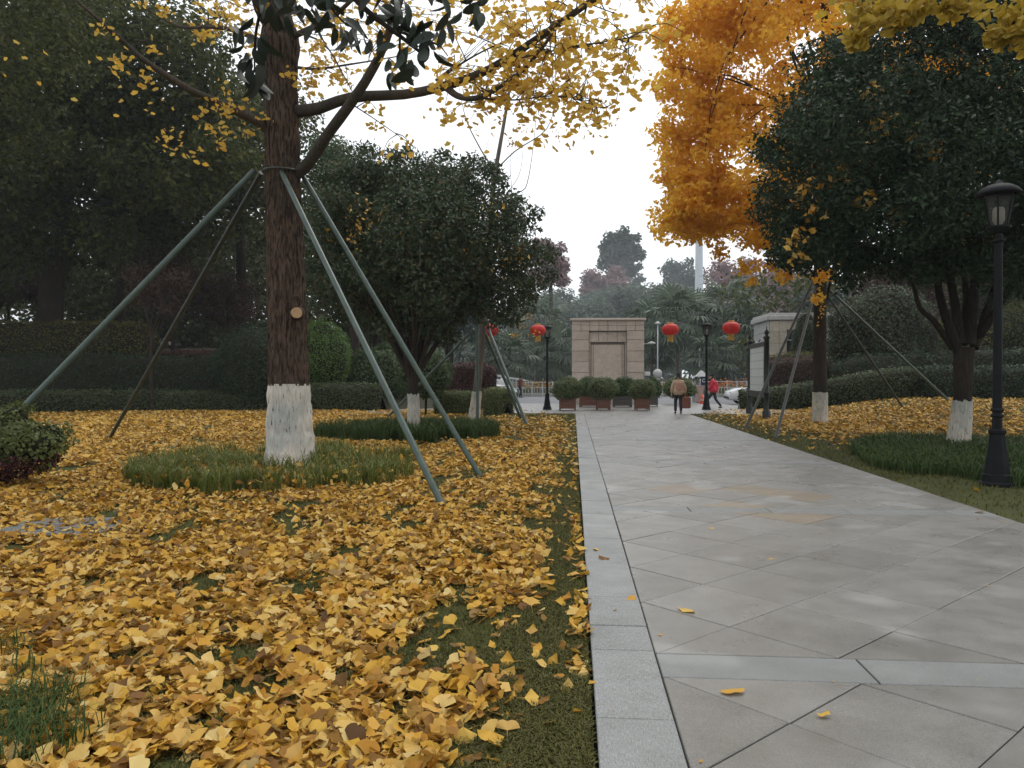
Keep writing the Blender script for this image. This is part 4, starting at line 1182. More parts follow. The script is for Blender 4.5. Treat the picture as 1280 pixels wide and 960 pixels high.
topiary('large round near black topiary left of the thick ginkgo trunk', tp, (2.1, 1.6, 2.0), M['leaf_osmanthus_dark'], 14000, 0.085, group='clipped round shrubs', stem=0.1)
tp = GP(392, 35.4)
topiary('bright green clipped dome, taller and rear of two right of thick ginkgo', GP(401,35.0), (1.35, 1.2, 1.75), M['leaf_topiary'], 11000, 0.075, group='clipped round shrubs', stem=0.75)
topiary('darker green clipped dome, lower and front of two touching the thick ginkgo trunk edge', GP(376,34.4), (0.95, 1.0, 1.5), M['leaf_topiary'], 8000, 0.07, group='clipped round shrubs', stem=0.4)
topiary('glossy green round shrub right behind the osmanthus trunk', GP(532,29.5), (1.0, 0.9, 1.05), M['leaf_green'], 8000, 0.085, group='clipped round shrubs', stem=0.6)
topiary('broad shaded shrub left behind the osmanthus trunk', GP(476,36.5), (1.6, 1.2, 1.6), M['leaf_green'], 12000, 0.10, group='clipped round shrubs', lump=0.2)
hedge('barrel shaped yellow green clipped hedge right of the slim white painted trunk', [GP(606,29.6), GP(622,29.6), GP(634,29.5)], 1.7, 0.98, M['leaf_barrel'], 9000, 0.055, round_=0.55, lumpy=0.04)
hedge('clipped green hedge between osmanthus trunk and slim white painted trunk', [GP(545,30.6), GP(570,30.6), GP(594,30.6)], 1.3, 0.84, M['leaf_barrel'], 6000, 0.06, round_=0.5, lumpy=0.06)
hedge('dark maroon clipped hedge behind the slim white painted trunk', [GP(560,34), GP(590,34), GP(616,34.5)], 1.2, 2.0, M['leaf_red'], 6000, 0.075, round_=0.25)

# right side
hedge('low dark clipped hedge behind the notice board posts and orange ginkgo', [GP(926,36.5), GP(970,36), GP(1040,35), GP(1150,34)], 1.5, [0.95,0.95,1.1,1.3], M['leaf_box'], 9000, 0.085, z0=lambda x, y: mz((x, y)))
hedge('low dark hedge closing the lawn behind the lamp post at right', [GP(1150,33.6), GP(1250,33.4), GP(1420,33)], 1.6, 1.3, M['leaf_osmanthus_dark'], 9000, 0.10, z0=lambda x, y: mz((x, y)))
hedge('tall dark hedge with pale green top below the beige pavilion', [GP(946,40.5), GP(1000,40.5), GP(1040,40.5)], 1.4, 2.35, M['leaf_red'], 6000, 0.075, round_=0.25)
hedge('tall black green hedge right of orange ginkgo trunk', [GP(1040,39.5), GP(1160,38.5), GP(1300,37.5), GP(1420,37)], 1.8, [2.3,2.6,2.8,2.9], M['leaf_osmanthus_dark'], 14000, 0.11, lumpy=0.2)
hedge('pale yellow green hedge strip directly under the pavilion wall', [GP(955,42), GP(990,42), GP(1030,42)], 1.2, 2.75, M['leaf_goldhedge'], 5000, 0.08)
topiary('broad dark shrub tree between orange ginkgo trunk and many stemmed osmanthus', GP(1098,42), (2.9, 1.8, 2.3), M['leaf_osmanthus'], 14000, 0.13, cat='shrub', stem=1.6, lump=0.22)
topiary('yellow green bush left of the many stemmed osmanthus trunk', GP(1164,44), (1.3, 1.2, 1.2), M['leaf_goldhedge'], 5000, 0.11, stem=2.2, lump=0.22, group='bushes behind the right hedge')
topiary('yellow green bush seen between osmanthus stems and the near lamp post', GP(1234,43), (1.5, 1.2, 1.2), M['leaf_goldhedge'], 5000, 0.11, stem=2.4, lump=0.22, group='bushes behind the right hedge')
topiary('green bush right of the near lamp post at the frame edge', GP(1280,42), (1.8, 1.4, 2.0), M['leaf_camphor'], 7000, 0.12, stem=1.6, lump=0.25, group='bushes behind the right hedge')

topiary('leafy dark bush hiding the corner under the pavilion window', GP(1009,44), (0.75,0.7,1.5), M['leaf_osmanthus'], 6000, 0.10, stem=2.0, lump=0.25, group='bushes behind the right hedge')
# low shrub at the left edge of the lawn: green above, dark red twigs below
nb = G(8, 606); nb.z = -0.03
nan = topiary('low bushy shrub, green above and dark red below, at left lawn edge', (nb.x, nb.y), (0.62, 0.55, 0.42), M['leaf_barrel'], 4200, 0.062, stem=0.24, lump=0.55)
d = rand_dir(2200)*(0.85+0.3*rng.random((2200,1))); d[:, 2] = -np.abs(d[:, 2])*0.9
link('lower_leaves', make_mesh('lower_leaves', [scatter(LEAF_OVAL, d*[0.62,0.56,0.34] + [0,0,0.42], frames(d + rand_dir(2200), rng.random(2200)*6.28), 0.05*(0.6+0.8*rng.random(2200)))]), M['leaf_red'], nan)

# ==================================================================== BACKGROUND TREES
def bg_tree(label, px, ytop, depth, wpx, ybot, leafm, n=9000, size=0.3, lum=26, name='evergreen_tree', bark='bark_dark', z0=0.0, group='trees in the background', tpl=LEAF_OVAL, lr=0.30, trunk_r=0.3, flat=0.8, power=2.3, low=-0.75):
    top = P(px, ytop, depth).z; bot = P(px, ybot, depth).z
    x, y = GP(px, depth)
    rad = np.array([wpx/2*depth/960*0.80, wpx/2*depth/960*0.80, (top-bot)/2*0.84])
    c = np.array([x, y, (top+bot)/2])
    b = np.array([x, y, z0])
    lumps = ell_lumps(c, rad, lum, min(rad)*lr*1.15, abs(int(px*7+depth)), low)
    lumps += ell_lumps(c, rad*0.6, lum//3, min(rad)*lr*1.5, abs(int(px+depth)), low)
    return make_tree(name, label, 'tree', b, [b-[0,0,0.2], b + [0.1, 0, (c[2]-z0)*0.5], c - [0,0,rad[2]*0.2], c + [0,0,rad[2]*0.5]], [trunk_r*1.2, trunk_r, trunk_r*0.75, trunk_r*0.2], lumps, n, tpl, size, leafm, M[bark], group,
                     n_limbs=12, limb_r=trunk_r*0.32, flat=flat, power=power)

# left, on the bank: big dark tree with its leaning trunk and low limb
bt = np.array([*GP(58, 38), 2.5])
bl = px_lumps([(x + rng.normal()*10, y + rng.normal()*10, r, 37 + dd + rng.normal()) for x, y, r in [(-60,60,70),(20,40,70),(90,30,70),(160,40,70),(230,60,65),(-70,160,70),(0,140,70),(70,130,70),(140,130,70),(210,140,65),(270,130,55),(-50,250,70),(20,230,70),(90,210,65),(160,215,60),(220,220,50),(280,190,50),(-40,330,60),(30,320,45),(130,290,45),(-80,380,50)] for dd in (-2, 2.5)])
make_tree('camphor_tree', 'huge dark tree with black leaning trunk filling the upper left', 'tree', bt, [bt-[0,0,0.3], np.array(P(66,350,38)), np.array(P(80,290,38)), np.array(P(70,200,38)), np.array(P(60,80,38))], [0.72,0.55,0.48,0.34,0.15], bl, 80000, LEAF_OVAL, 0.28, M['leaf_camphor'], M['bark_dark'], 'trees in the background',
          n_limbs=22, limb_r=0.16, forks=(0.45,1), flat=0.95, extra=tube([np.array(P(78,300,38)), np.array(P(110,278,37.6)), np.array(P(150,262,37)), np.array(P(205,240,36.5)), np.array(P(260,225,36))], [0.36,0.3,0.24,0.16,0.06], 10, 20) + tube([np.array(P(120,275,37.5)), np.array(P(150,300,37)), np.array(P(180,320,36.5))], [0.1,0.06,0.02], 6, 10))
bg_tree('olive leaved tree hanging over the upper left corner of the photo', -120, -200, 24, 640, 215, M['leaf_camphor'], 44000, 0.16, 44, z0=0.0, low=-0.9)
bg_tree('dense dark evergreen behind the thick ginkgo trunk', 300, 60, 46, 300, 400, M['leaf_camphor'], 26000, 0.26, 34, z0=2.8)
bg_tree('bushy green evergreen rising right of the thick ginkgo trunk', 440, 150, 40, 190, 400, M['leaf_green'], 26000, 0.16, 34, z0=0.0)
bg_tree('dark evergreen behind the gold green hedge at left', 150, 90, 52, 330, 420, M['leaf_camphor'], 22000, 0.3, 30, z0=3.2)
bg_tree('dark evergreen at the far left edge behind the hedges', -30, 120, 50, 330, 430, M['leaf_camphor'], 20000, 0.3, 30, z0=3.2)
bg_tree('brown red leaved small tree above the red hedge strip', 215, 300, 41, 130, 420, M['leaf_brown'], 9000, 0.14, 24, z0=2.6, name='small_tree', flat=1.1, trunk_r=0.1)
bg_tree('brown red shrubby tree left of the round black topiary', 285, 330, 43, 120, 430, M['leaf_brown'], 9000, 0.14, 22, z0=2.6, name='small_tree', flat=1.1, trunk_r=0.1)
bg_tree('brown red shrubby tree at far left above the gold green hedge', 10, 330, 44, 150, 410, M['leaf_brown'], 9000, 0.15, 22, z0=2.6, name='small_tree', flat=1.1, trunk_r=0.1)
bg_tree('dark evergreen closing the view left of the slim white painted trunk', 470, 240, 48, 200, 480, M['leaf_osmanthus'], 18000, 0.24, 28)
bg_tree('dark evergreen half hidden behind the round osmanthus crown', 560, 260, 55, 170, 480, M['leaf_far_dark'], 14000, 0.28, 26)
# slim forked tree in front of the hedge
st = np.array([*GP(190, 32), 0.0])
make_tree('small_tree', 'slim forked young tree standing against the tall black hedge at left', 'tree', st, [st-[0,0,0.1], np.array(P(189,480,32)), np.array(P(188,445,32)), np.array(P(190,410,32))], [0.10,0.085,0.08,0.06], px_lumps([(175,370,22,32),(200,350,26,32),(215,380,22,32),(170,345,22,32),(230,350,24,32)]), 2600, LEAF_OVAL, 0.11, M['leaf_brown'], M['bark_dark'], 'trees in the background',
          n_limbs=5, limb_r=0.05, forks=(0.75,1), extra=tube([np.array(P(188,440,32)), np.array(P(178,410,31.8)), np.array(P(170,375,31.5))], [0.05,0.035,0.01], 6, 8), flat=1.2)

# beyond the road
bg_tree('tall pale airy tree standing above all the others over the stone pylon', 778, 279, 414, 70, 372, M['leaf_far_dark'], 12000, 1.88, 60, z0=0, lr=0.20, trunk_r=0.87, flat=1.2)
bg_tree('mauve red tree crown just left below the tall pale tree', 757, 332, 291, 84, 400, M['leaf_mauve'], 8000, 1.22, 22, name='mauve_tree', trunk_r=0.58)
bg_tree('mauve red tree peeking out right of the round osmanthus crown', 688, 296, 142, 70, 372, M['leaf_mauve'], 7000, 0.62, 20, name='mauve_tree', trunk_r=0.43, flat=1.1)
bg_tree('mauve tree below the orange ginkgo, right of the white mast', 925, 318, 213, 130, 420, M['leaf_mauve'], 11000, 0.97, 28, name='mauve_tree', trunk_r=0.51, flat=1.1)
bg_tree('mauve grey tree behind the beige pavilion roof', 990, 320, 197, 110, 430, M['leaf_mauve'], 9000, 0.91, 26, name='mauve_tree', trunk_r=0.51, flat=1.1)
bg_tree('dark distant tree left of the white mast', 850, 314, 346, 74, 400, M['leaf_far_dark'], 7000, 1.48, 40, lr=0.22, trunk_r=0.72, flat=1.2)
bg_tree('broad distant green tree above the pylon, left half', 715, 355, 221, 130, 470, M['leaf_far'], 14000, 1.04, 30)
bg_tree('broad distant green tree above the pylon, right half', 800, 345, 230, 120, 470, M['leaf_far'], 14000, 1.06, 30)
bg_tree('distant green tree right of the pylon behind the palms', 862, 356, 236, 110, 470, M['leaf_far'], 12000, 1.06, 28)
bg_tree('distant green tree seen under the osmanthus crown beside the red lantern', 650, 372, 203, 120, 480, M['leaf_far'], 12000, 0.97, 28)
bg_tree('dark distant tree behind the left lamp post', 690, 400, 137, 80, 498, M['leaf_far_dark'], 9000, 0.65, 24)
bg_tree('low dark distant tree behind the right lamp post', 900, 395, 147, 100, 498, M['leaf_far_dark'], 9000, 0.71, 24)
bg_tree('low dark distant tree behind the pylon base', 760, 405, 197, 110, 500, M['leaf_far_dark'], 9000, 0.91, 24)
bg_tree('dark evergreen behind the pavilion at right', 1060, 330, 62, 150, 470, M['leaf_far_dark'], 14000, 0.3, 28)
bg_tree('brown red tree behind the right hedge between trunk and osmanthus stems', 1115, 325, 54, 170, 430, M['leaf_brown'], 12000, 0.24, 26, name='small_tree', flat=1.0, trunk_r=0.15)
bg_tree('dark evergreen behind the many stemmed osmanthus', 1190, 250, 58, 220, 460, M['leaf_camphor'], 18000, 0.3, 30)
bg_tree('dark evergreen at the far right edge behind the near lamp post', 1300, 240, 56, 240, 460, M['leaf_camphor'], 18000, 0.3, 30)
# far wood closing the gaps at the ground
wl = []
g = np.random.default_rng(77)
for k in range(130):
    px = -500 + 2300*k/129
    dd = 330 + 40*g.random()
    wl.append((np.array([*GP(px, dd), 4.0 + 14*g.random()]), 13 + 5*g.random()))
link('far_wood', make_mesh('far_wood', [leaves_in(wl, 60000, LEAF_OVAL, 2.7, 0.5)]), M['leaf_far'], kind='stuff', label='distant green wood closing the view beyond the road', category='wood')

wl = []
for k in range(120):
    x_ = -100 + 92*g.random(); y_ = 58 + 40*g.random()
    if x_ > -6 - 0.10*y_: continue
    for q in range(3):
        wl.append((np.array([x_ + g.normal()*2, y_ + g.normal()*2, hz(x_, y_) + 1.5 + q*3.8 + g.random()*2]), 2.6 + 1.4*g.random()))
link('hill_wood', make_mesh('hill_wood', [leaves_in(wl, 90000, LEAF_OVAL, 0.55, 0.5)]), M['leaf_camphor'], kind='stuff', label='dense dark wood on the bank behind the left trees', category='wood')
wl = []
for k in range(70):
    x_ = 17 + 60*g.random(); y_ = 62 + 25*g.random()
    for q in range(3):
        wl.append((np.array([x_ + g.normal()*2, y_ + g.normal()*2, 1.5 + q*3.6 + g.random()*2]), 2.6 + 1.2*g.random()))
link('side_wood', make_mesh('side_wood', [leaves_in(wl, 60000, LEAF_OVAL, 0.5, 0.5)]), M['leaf_camphor'], kind='stuff', label='dense dark wood behind the hedges on the right', category='wood')

wl = []
tops = ([600, 650, 700, 740, 770, 800, 840, 870, 900, 950, 1000], [390, 362, 346, 346, 338, 336, 342, 350, 342, 330, 325])
for k in range(150):
    px = 600 + 400*g.random(); dd = 235 + 50*g.random()
    tz_ = P(px, np.interp(px, *tops) + 4 + 10*g.random(), dd).z
    q = g.random()**0.6; r_ = 3.2 + 3.0*g.random()
    wl.append((np.array([*GP(px, dd), max(2.0, (tz_ - r_)*q)]), r_))
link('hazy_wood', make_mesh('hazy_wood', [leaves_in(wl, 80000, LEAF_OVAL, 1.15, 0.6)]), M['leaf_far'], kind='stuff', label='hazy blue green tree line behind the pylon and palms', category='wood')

# fan palms
def frond_mesh(seed):
    g = np.random.default_rng(seed)
    parts = tube([(0,0,0),(0,0.55,0.14),(0,1.0,0.16)], [0.03,0.022,0.016], 4, 5, cap=False)
    o = np.array([0, 1.0, 0.16])
    V = []; F = []
    for k in range(15):
        a = R(-95 + 190*k/14) + g.normal()*0.04
        d = np.array([math.sin(a), math.cos(a), 0.05])
        s = np.cross(d, [0,0,1]); s /= np.linalg.norm(s)
        l = 0.95 + 0.15*g.random()
        b = len(V)
        tipz = -0.45 - 0.2*g.random()
        V += [o, o + d*l*0.5 + s*0.06 + [0,0,0.03], o + d*l*0.5 - s*0.06 + [0,0,0.03], o + d*l*0.9 + s*0.03 + [0,0,tipz*0.35], o + d*l*0.9 - s*0.03 + [0,0,tipz*0.35], o + d*l*1.02 + [0,0,tipz]]
        F += [[b,b+1,b+2],[b+1,b+3,b+2],[b+2,b+3,b+4],[b+3,b+5,b+4]]
    parts.append((np.array(V), np.array(F)))
    return make_mesh('frond', parts)
FR = [frond_mesh(s) for s in (1, 2, 3)]
for f_ in FR: f_.materials.append(M['leaf_palm'])
palm_trunk = {}
def palm(px, depth, ytop, sc, label, pale=False):
    depth *= 1.35; sc *= 1.3
    x, y = GP(px, depth)
    ht = P(px, ytop, depth).z - 0.9*sc
    root = thing('fan_palm', label, 'palm', (x, y, 0), 'fan palms beyond the road', rz=rng.random()*6)
    link('trunk', make_mesh('trunk', tube([(0,0,-0.1),(0.05,0,ht*0.4),(0,0.04,ht)], [0.24,0.18,0.15], 10, 14, wob=0.15), True), M['bark_grey'], root)
    if pale:
        link('whitewash', make_mesh('whitewash', [lathe([(0.27,-0.05),(0.25,0.7),(0.235,1.5),(0.16,1.52)], 14)], True), M['white_wash'], root)
    for k in range(26):
        o = link('frond', FR[k % 3], None, root)
        o.location = (0, 0, ht - 0.1 + 0.25*rng.random())
        o.rotation_euler = (R(68 - 128*(k/25)**0.9) + rng.normal()*0.08, rng.normal()*0.12, k*2.399 + rng.normal()*0.2)
        s = sc*(0.85 + 0.3*rng.random()); o.scale = (s, s, s)
for a in [(815,66,392,1.5,'fan palm just right of the pylon behind a red lantern'),(846,62,378,1.6,'tall fan palm behind the beige coated walker',True),(905,64,368,1.8,'tallest fan palm, above the lantern right of the lamp post'),(872,68,386,1.5,'fan palm below the foot of the white mast',True),
          (935,62,398,1.5,'fan palm directly left of the beige pavilion'),(703,62,420,1.5,'fan palm close left of the pylon'),(672,66,388,1.6,'fan palm behind the left lamp post and its lantern'),(636,58,430,1.3,'small fan palm behind the sliding gate at left'),
          (822,70,424,1.3,'low fan palm above the stone ball'),(888,58,432,1.2,'low fan palm behind the person in red'),(600,62,425,1.4,'fan palm behind the maroon hedge and slim trunk')]:
    palm(*a)

# white mast
x, y = GP(873.5, 112)
mast = thing('mast', 'tall pale tapering mast rising behind the palms into orange leaves', 'mast', (x, y, 0))
link('shaft', make_mesh('shaft', [lathe([(0.16,0),(0.16,10.8),(0.60,11.0),(0.58,14),(0.44,30),(0.36,40),(0.02,40.4)], 24)], True), M['pale_mast'], mast)
link('base_pole', make_mesh('base_pole', [lathe([(0.6,0),(0.6,1.0),(0.2,1.1)], 16)], True), M['concrete'], mast)

# ==================================================================== STONE PYLON
px_, py_ = GP(759.5, 42)
W, H = 3.88, 4.62
pyl = thing('stone_pylon', 'square pinkish stone gate pylon with recessed blank panel behind the planters', 'gate pylon', (px_, py_, 0), rz=R(0))
link('core', make_mesh('core', [box((0, 0.45, H/2-0.1), (W-0.10, 0.9, H-0.1))]), M['pylon_joint'], pyl)
def pblock(x0, x1, z0, z1, yf, th=0.29, name='stone_panel', mat='pylon_stone'):
    me = make_mesh(name, [bbox(((x0+x1)/2 - (x0+x1)/2, 0, 0), (x1-x0-0.018, th, z1-z0-0.018), b=0.008)])
    o = link(name, me, M[mat], pyl); o.location = ((x0+x1)/2, yf+th/2, (z0+z1)/2); return o
yf = -0.30
rows = [0.0, 0.55, 1.12, 1.69, 2.26, 2.85, 3.45, 3.93]
pil = 0.93
for a, b in zip(rows[:-1], rows[1:]):
    pblock(-W/2, -W/2+pil, a, b, yf); pblock(W/2-pil, W/2, a, b, yf)
xs_ = np.linspace(-W/2, W/2, 9)
for a, b in zip(xs_[:-1], xs_[1:]): pblock(a, b, 3.93, 4.48, yf)
for k in range(4):      # lintel inside the recess
    a = -W/2+pil + (W-2*pil)*k/4; pblock(a, a + (W-2*pil)/4, 3.33, 3.91, yf+0.16, 0.13)
pblock(-W/2+pil, -W/2+pil+0.10, 0, 3.33, yf+0.16, 0.13, 'frame_strip'); pblock(W/2-pil-0.10, W/2-pil, 0, 3.33, yf+0.16, 0.13, 'frame_strip')
pblock(-W/2+pil+0.12, -W/2+pil+0.24, 0, 3.2, yf+0.21, 0.08, 'frame_strip'); pblock(W/2-pil-0.24, W/2-pil-0.12, 0, 3.2, yf+0.21, 0.08, 'frame_strip')
pblock(-W/2+pil+0.24, W/2-pil-0.24, 0, 3.2, yf+0.245, 0.05, 'centre_panel')
link('cornice', make_mesh('cornice', [bbox((0, 0.30, H-0.07), (W+0.16, 1.40, 0.13), b=0.02)]), M['pylon_stone'], pyl)
for s in (-1, 1):
    for a, b in zip(rows[:-1], rows[1:]):
        me = make_mesh('side_panel', [bbox((0,0,0), (0.06, 0.92, b-a-0.018), b=0.006)]); o = link('side_panel', me, M['pylon_stone'], pyl); o.location = (s*(W/2-0.03), 0.40, (a+b)/2)
fl = thing('floodlight', 'small white floodlight fixed low on the right side of the pylon', 'floodlight', (px_+W/2+0.16, py_-0.3, 1.62))
link('housing', make_mesh('housing', [bbox((0,0,0), (0.30, 0.16, 0.22), rz=0.5, b=0.02)]), M['white_metal'], fl)
link('bracket', make_mesh('bracket', tube([(0,0.05,-0.1),(-0.14,0.2,-0.1)], [0.02,0.02], 6, 2)), M['steel_dark'], fl)
sl = thing('arm_lamp', 'short white lamp arm sticking out right of the pylon', 'lamp', (px_+W/2, py_, 3.25))
link('arm', make_mesh('arm', tube([(0,0.1,0),(0.5,0.1,0)], [0.025,0.025], 6, 2)), M['grey_metal'], sl)
link('lamp_head', make_mesh('lamp_head', [lathe([(0.02,0.12),(0.16,0.07),(0.2,0.0),(0.02,-0.02)], 14, (0.42,0.1,0), (1.2,0.6))], True), M['white_metal'], sl)

# ==================================================================== PAVILION
Dp = 46
xa, xb = GP(962, Dp)[0], GP(1040, Dp)[0]
zt = P(970, 393, Dp).z
pav = thing('pavilion', 'pale beige stone gatehouse with dark window behind the notice board', 'gatehouse', (xa, Dp, 0))
wv = xb - xa
link('wall', make_mesh('wall', [box((wv/2, 1.9, zt/2-0.05), (wv-0.06, 3.8-0.06, zt-0.1))]), M['pylon_joint'], pav)
def pvb(x0, x1, z0, z1, y, th=0.08, name='stone_panel', mat='pavilion_stone'):
    o = link(name, make_mesh(name, [bbox((0,0,0), (x1-x0-0.012, th, z1-z0-0.012), b=0.006)]), M[mat], pav); o.location = ((x0+x1)/2, y, (z0+z1)/2)
zl = np.linspace(0, zt-0.35, 8); w0, w1 = wv*0.27, wv*0.52
for a, b in zip(zl[:-1], zl[1:]):
    pvb(0, w0*0.55, a, b, -0.02); pvb(w0*0.55, w0, a, b, -0.02)
    pvb(w1, wv*0.76, a, b, -0.02); pvb(wv*0.76, wv, a, b, -0.02)
pvb(w0, w1, 0, 2.0, -0.02); pvb(w0, w1, 4.2, zt-0.35, -0.02)
win = link('window', make_mesh('window', [box(((w0+w1)/2, 0.0, 3.1), (w1-w0-0.06, 0.06, 2.14))]), M['dark_glass'], pav)
link('mullion', make_mesh('mullion', [box(((w0+w1)/2, -0.045, 3.6), (w1-w0-0.06, 0.03, 0.05)), box(((w0+w1)/2, -0.045, 2.65), (0.05, 0.028, 1.2))]), M['grey_metal'], win)
for a, b in zip(zl[:-1], zl[1:]):
    for k in range(3):
        o = link('side_panel', make_mesh('side_panel', [bbox((0,0,0), (0.06, 1.25, b-a-0.012), b=0.006)]), M['pavilion_trim'], pav); o.location = (-0.01, 0.63+1.265*k+0.03, (a+b)/2)
link('cornice', make_mesh('cornice', [bbox((wv/2, 1.9, zt-0.2), (wv+0.4, 4.2, 0.28), b=0.03), bbox((wv/2, 1.9, zt+0.0), (wv+0.2, 4.0, 0.16), b=0.02)]), M['pavilion_trim'], pav)

# ==================================================================== LAMP POSTS
def lamp_post(loc, label, s=1.0, k_first=[None]):
    if k_first[0] is None:
        r = thing('lamp_post', label, 'street lamp', loc, 'park lamp posts')
        link('base', make_mesh('base', [lathe([(0.225,0.0),(0.225,0.05),(0.20,0.07),(0.19,0.16),(0.165,0.18),(0.15,0.32),(0.115,0.55),(0.10,0.72),(0.115,0.74),(0.115,0.78),(0.09,0.80)], 8)]), M['black_iron'], r)
        link('pole', make_mesh('pole', [lathe([(0.064,0.78),(0.060,1.2),(0.052,3.42),(0.050,3.50)], 18)], True), M['black_iron'], r)
        for z in (0.98, 1.06, 3.40):
            link('collar', make_mesh('collar', [lathe([(0.05,z-0.03),(0.082,z-0.018),(0.082,z+0.018),(0.05,z+0.03)], 18)], True), M['black_iron'], r)
        link('head_base', make_mesh('head_base', [lathe([(0.062,3.50),(0.12,3.54),(0.155,3.575),(0.155,3.60),(0.02,3.602)], 12)]), M['black_iron'], r)
        z0, z1, r0, r1 = 3.60, 4.02, 0.115, 0.195
        fr = link('head_frame', make_mesh('head_frame', [p for k in range(6) for p in tube([(math.cos(k*PI/3)*r0, math.sin(k*PI/3)*r0, z0), (math.cos(k*PI/3)*r1, math.sin(k*PI/3)*r1, z1)], [0.013,0.013], 5, 2)] + [lathe([(r1+0.02,z1-0.012),(r1+0.02,z1+0.012),(r1-0.03,z1+0.012)], 6)]), M['black_iron'], r)
        for k in range(6):
            a0, a1 = k*PI/3, (k+1)*PI/3
            V = np.array([[math.cos(a)*q*0.96, math.sin(a)*q*0.96, z] for a, q, z in ((a0,r0,z0+0.005),(a1,r0,z0+0.005),(a1,r1,z1-0.01),(a0,r1,z1-0.01))])
            link('glass_pane', make_mesh('glass_pane', [(V, np.array([[0,1,2,3]]))]), M['lamp_glass'], fr)
        link('lamp_bulb', make_mesh('lamp_bulb', [lathe([(0.04,3.60),(0.05,3.64),(0.075,3.68),(0.075,3.82),(0.06,3.86),(0.002,3.87)], 14)], True), M['lamp_bulb'], r)
        link('cap', make_mesh('cap', [lathe([(0.21,4.03),(0.28,4.035),(0.28,4.06),(0.235,4.115),(0.15,4.165),(0.05,4.185),(0.03,4.23),(0.002,4.25)], 24)], True), M['black_iron'], r)
        k_first[0] = r
    else:
        r = copy_tree(k_first[0]); r['label'] = label; r.location = loc
    r.scale = (s, s, s)
    return r
lp_ = G(1246, 605); lamp_post((lp_.x, lp_.y, -0.03), 'near black park lamp post with lantern head at right frame edge', 1.0)
ll = G(684, 512); lamp_post((ll.x, ll.y, 0), 'distant black lamp post left of the pylon beside a red lantern', 0.90)
lr_ = G(883, 512); lamp_post((lr_.x, lr_.y, -0.02), 'distant black lamp post between the two right red lanterns', 0.93)

# ==================================================================== LANTERNS ON A CABLE
zc = 3.82
ca = [np.array(P(604,397,sb.y)), np.array([ll.x, ll.y, zc]), np.array([lr_.x, lr_.y, zc+0.1]), np.array(P(1020,372,rb.y))]
cb = thing('cable', 'thin black cable strung between lamp posts and trees carrying the lanterns', 'cable', tuple(ca[1]))
cp = []
for a, b in zip(ca[:-1], ca[1:]):
    m = (a+b)/2 - [0, 0, 0.12]
    cp += tube([a-ca[1], m-ca[1], b-ca[1]], [0.008]*3, 5, 16)
link('wire', make_mesh('wire', cp, True), M['cable'], cb)
def lantern_parts():
    prof = [(0.10, 0.26)] + [(0.37*math.cos(t)**0.75 if abs(math.cos(t)) > 1e-3 else 0.0, 0.265*math.sin(t)) for t in np.linspace(R(66), R(-66), 13)] + [(0.10, -0.26)]
    sd = 40
    a = np.linspace(0, 2*PI, sd, endpoint=False)
    V = np.concatenate([np.stack([np.cos(a)*r*(1-0.03*(np.arange(sd) % 2)), np.sin(a)*r*(1-0.03*(np.arange(sd) % 2)), np.full(sd, z)], 1) for r, z in prof])
    F = np.array([[i*sd+j, i*sd+(j+1) % sd, (i+1)*sd+(j+1) % sd, (i+1)*sd+j] for i in range(len(prof)-1) for j in range(sd)])
    return V, F
LM = None
def lantern(px, py, d, label, s=1.0):
    global LM
    c = P(px, py, d)
    if LM is None:
        r = thing('red_lantern', label, 'lantern', c, 'red paper lanterns hung along the cable')
        link('globe', make_mesh('globe', [lantern_parts()], False), M['lantern_red'], r)
        link('cap', make_mesh('cap', [lathe([(0.02,0.31),(0.13,0.31),(0.135,0.26),(0.12,0.25)], 20)], True), M['lantern_gold'], r)
        link('bottom_ring', make_mesh('bottom_ring', [lathe([(0.12,-0.25),(0.135,-0.26),(0.13,-0.31),(0.02,-0.31)], 20)], True), M['lantern_gold'], r)
        tz = []
        for k in range(14):
            a = k*2*PI/14; tz += tube([(math.cos(a)*0.1, math.sin(a)*0.1, -0.3), (math.cos(a)*0.115, math.sin(a)*0.115, -0.5 - 0.04*rng.random())], [0.016, 0.02], 4, 2)
        link('tassel', make_mesh('tassel', tz), M['lantern_gold'], r)
        link('hook', make_mesh('hook', tube([(0,0,0.30),(0,0,0.5)], [0.01,0.01], 5, 2)), M['cable'], r)
        LM = r
    else:
        r = copy_tree(LM); r['label'] = label; r.location = c
    r.rotation_euler = (0, 0, rng.random()*6)
    r.scale = (s, s, s)
lantern(613, 413, 27.5, 'red lantern seen between the green prop poles of the slender tree', 0.80)
lantern(672.5, 413, 33.4, 'red lantern tucked against the left lamp post head', 0.93)
lantern(838, 412, 34.2, 'red lantern hanging just right of the stone pylon', 1.0)
lantern(914, 410, 33.0, 'red lantern hanging between right lamp post and notice board', 1.0)

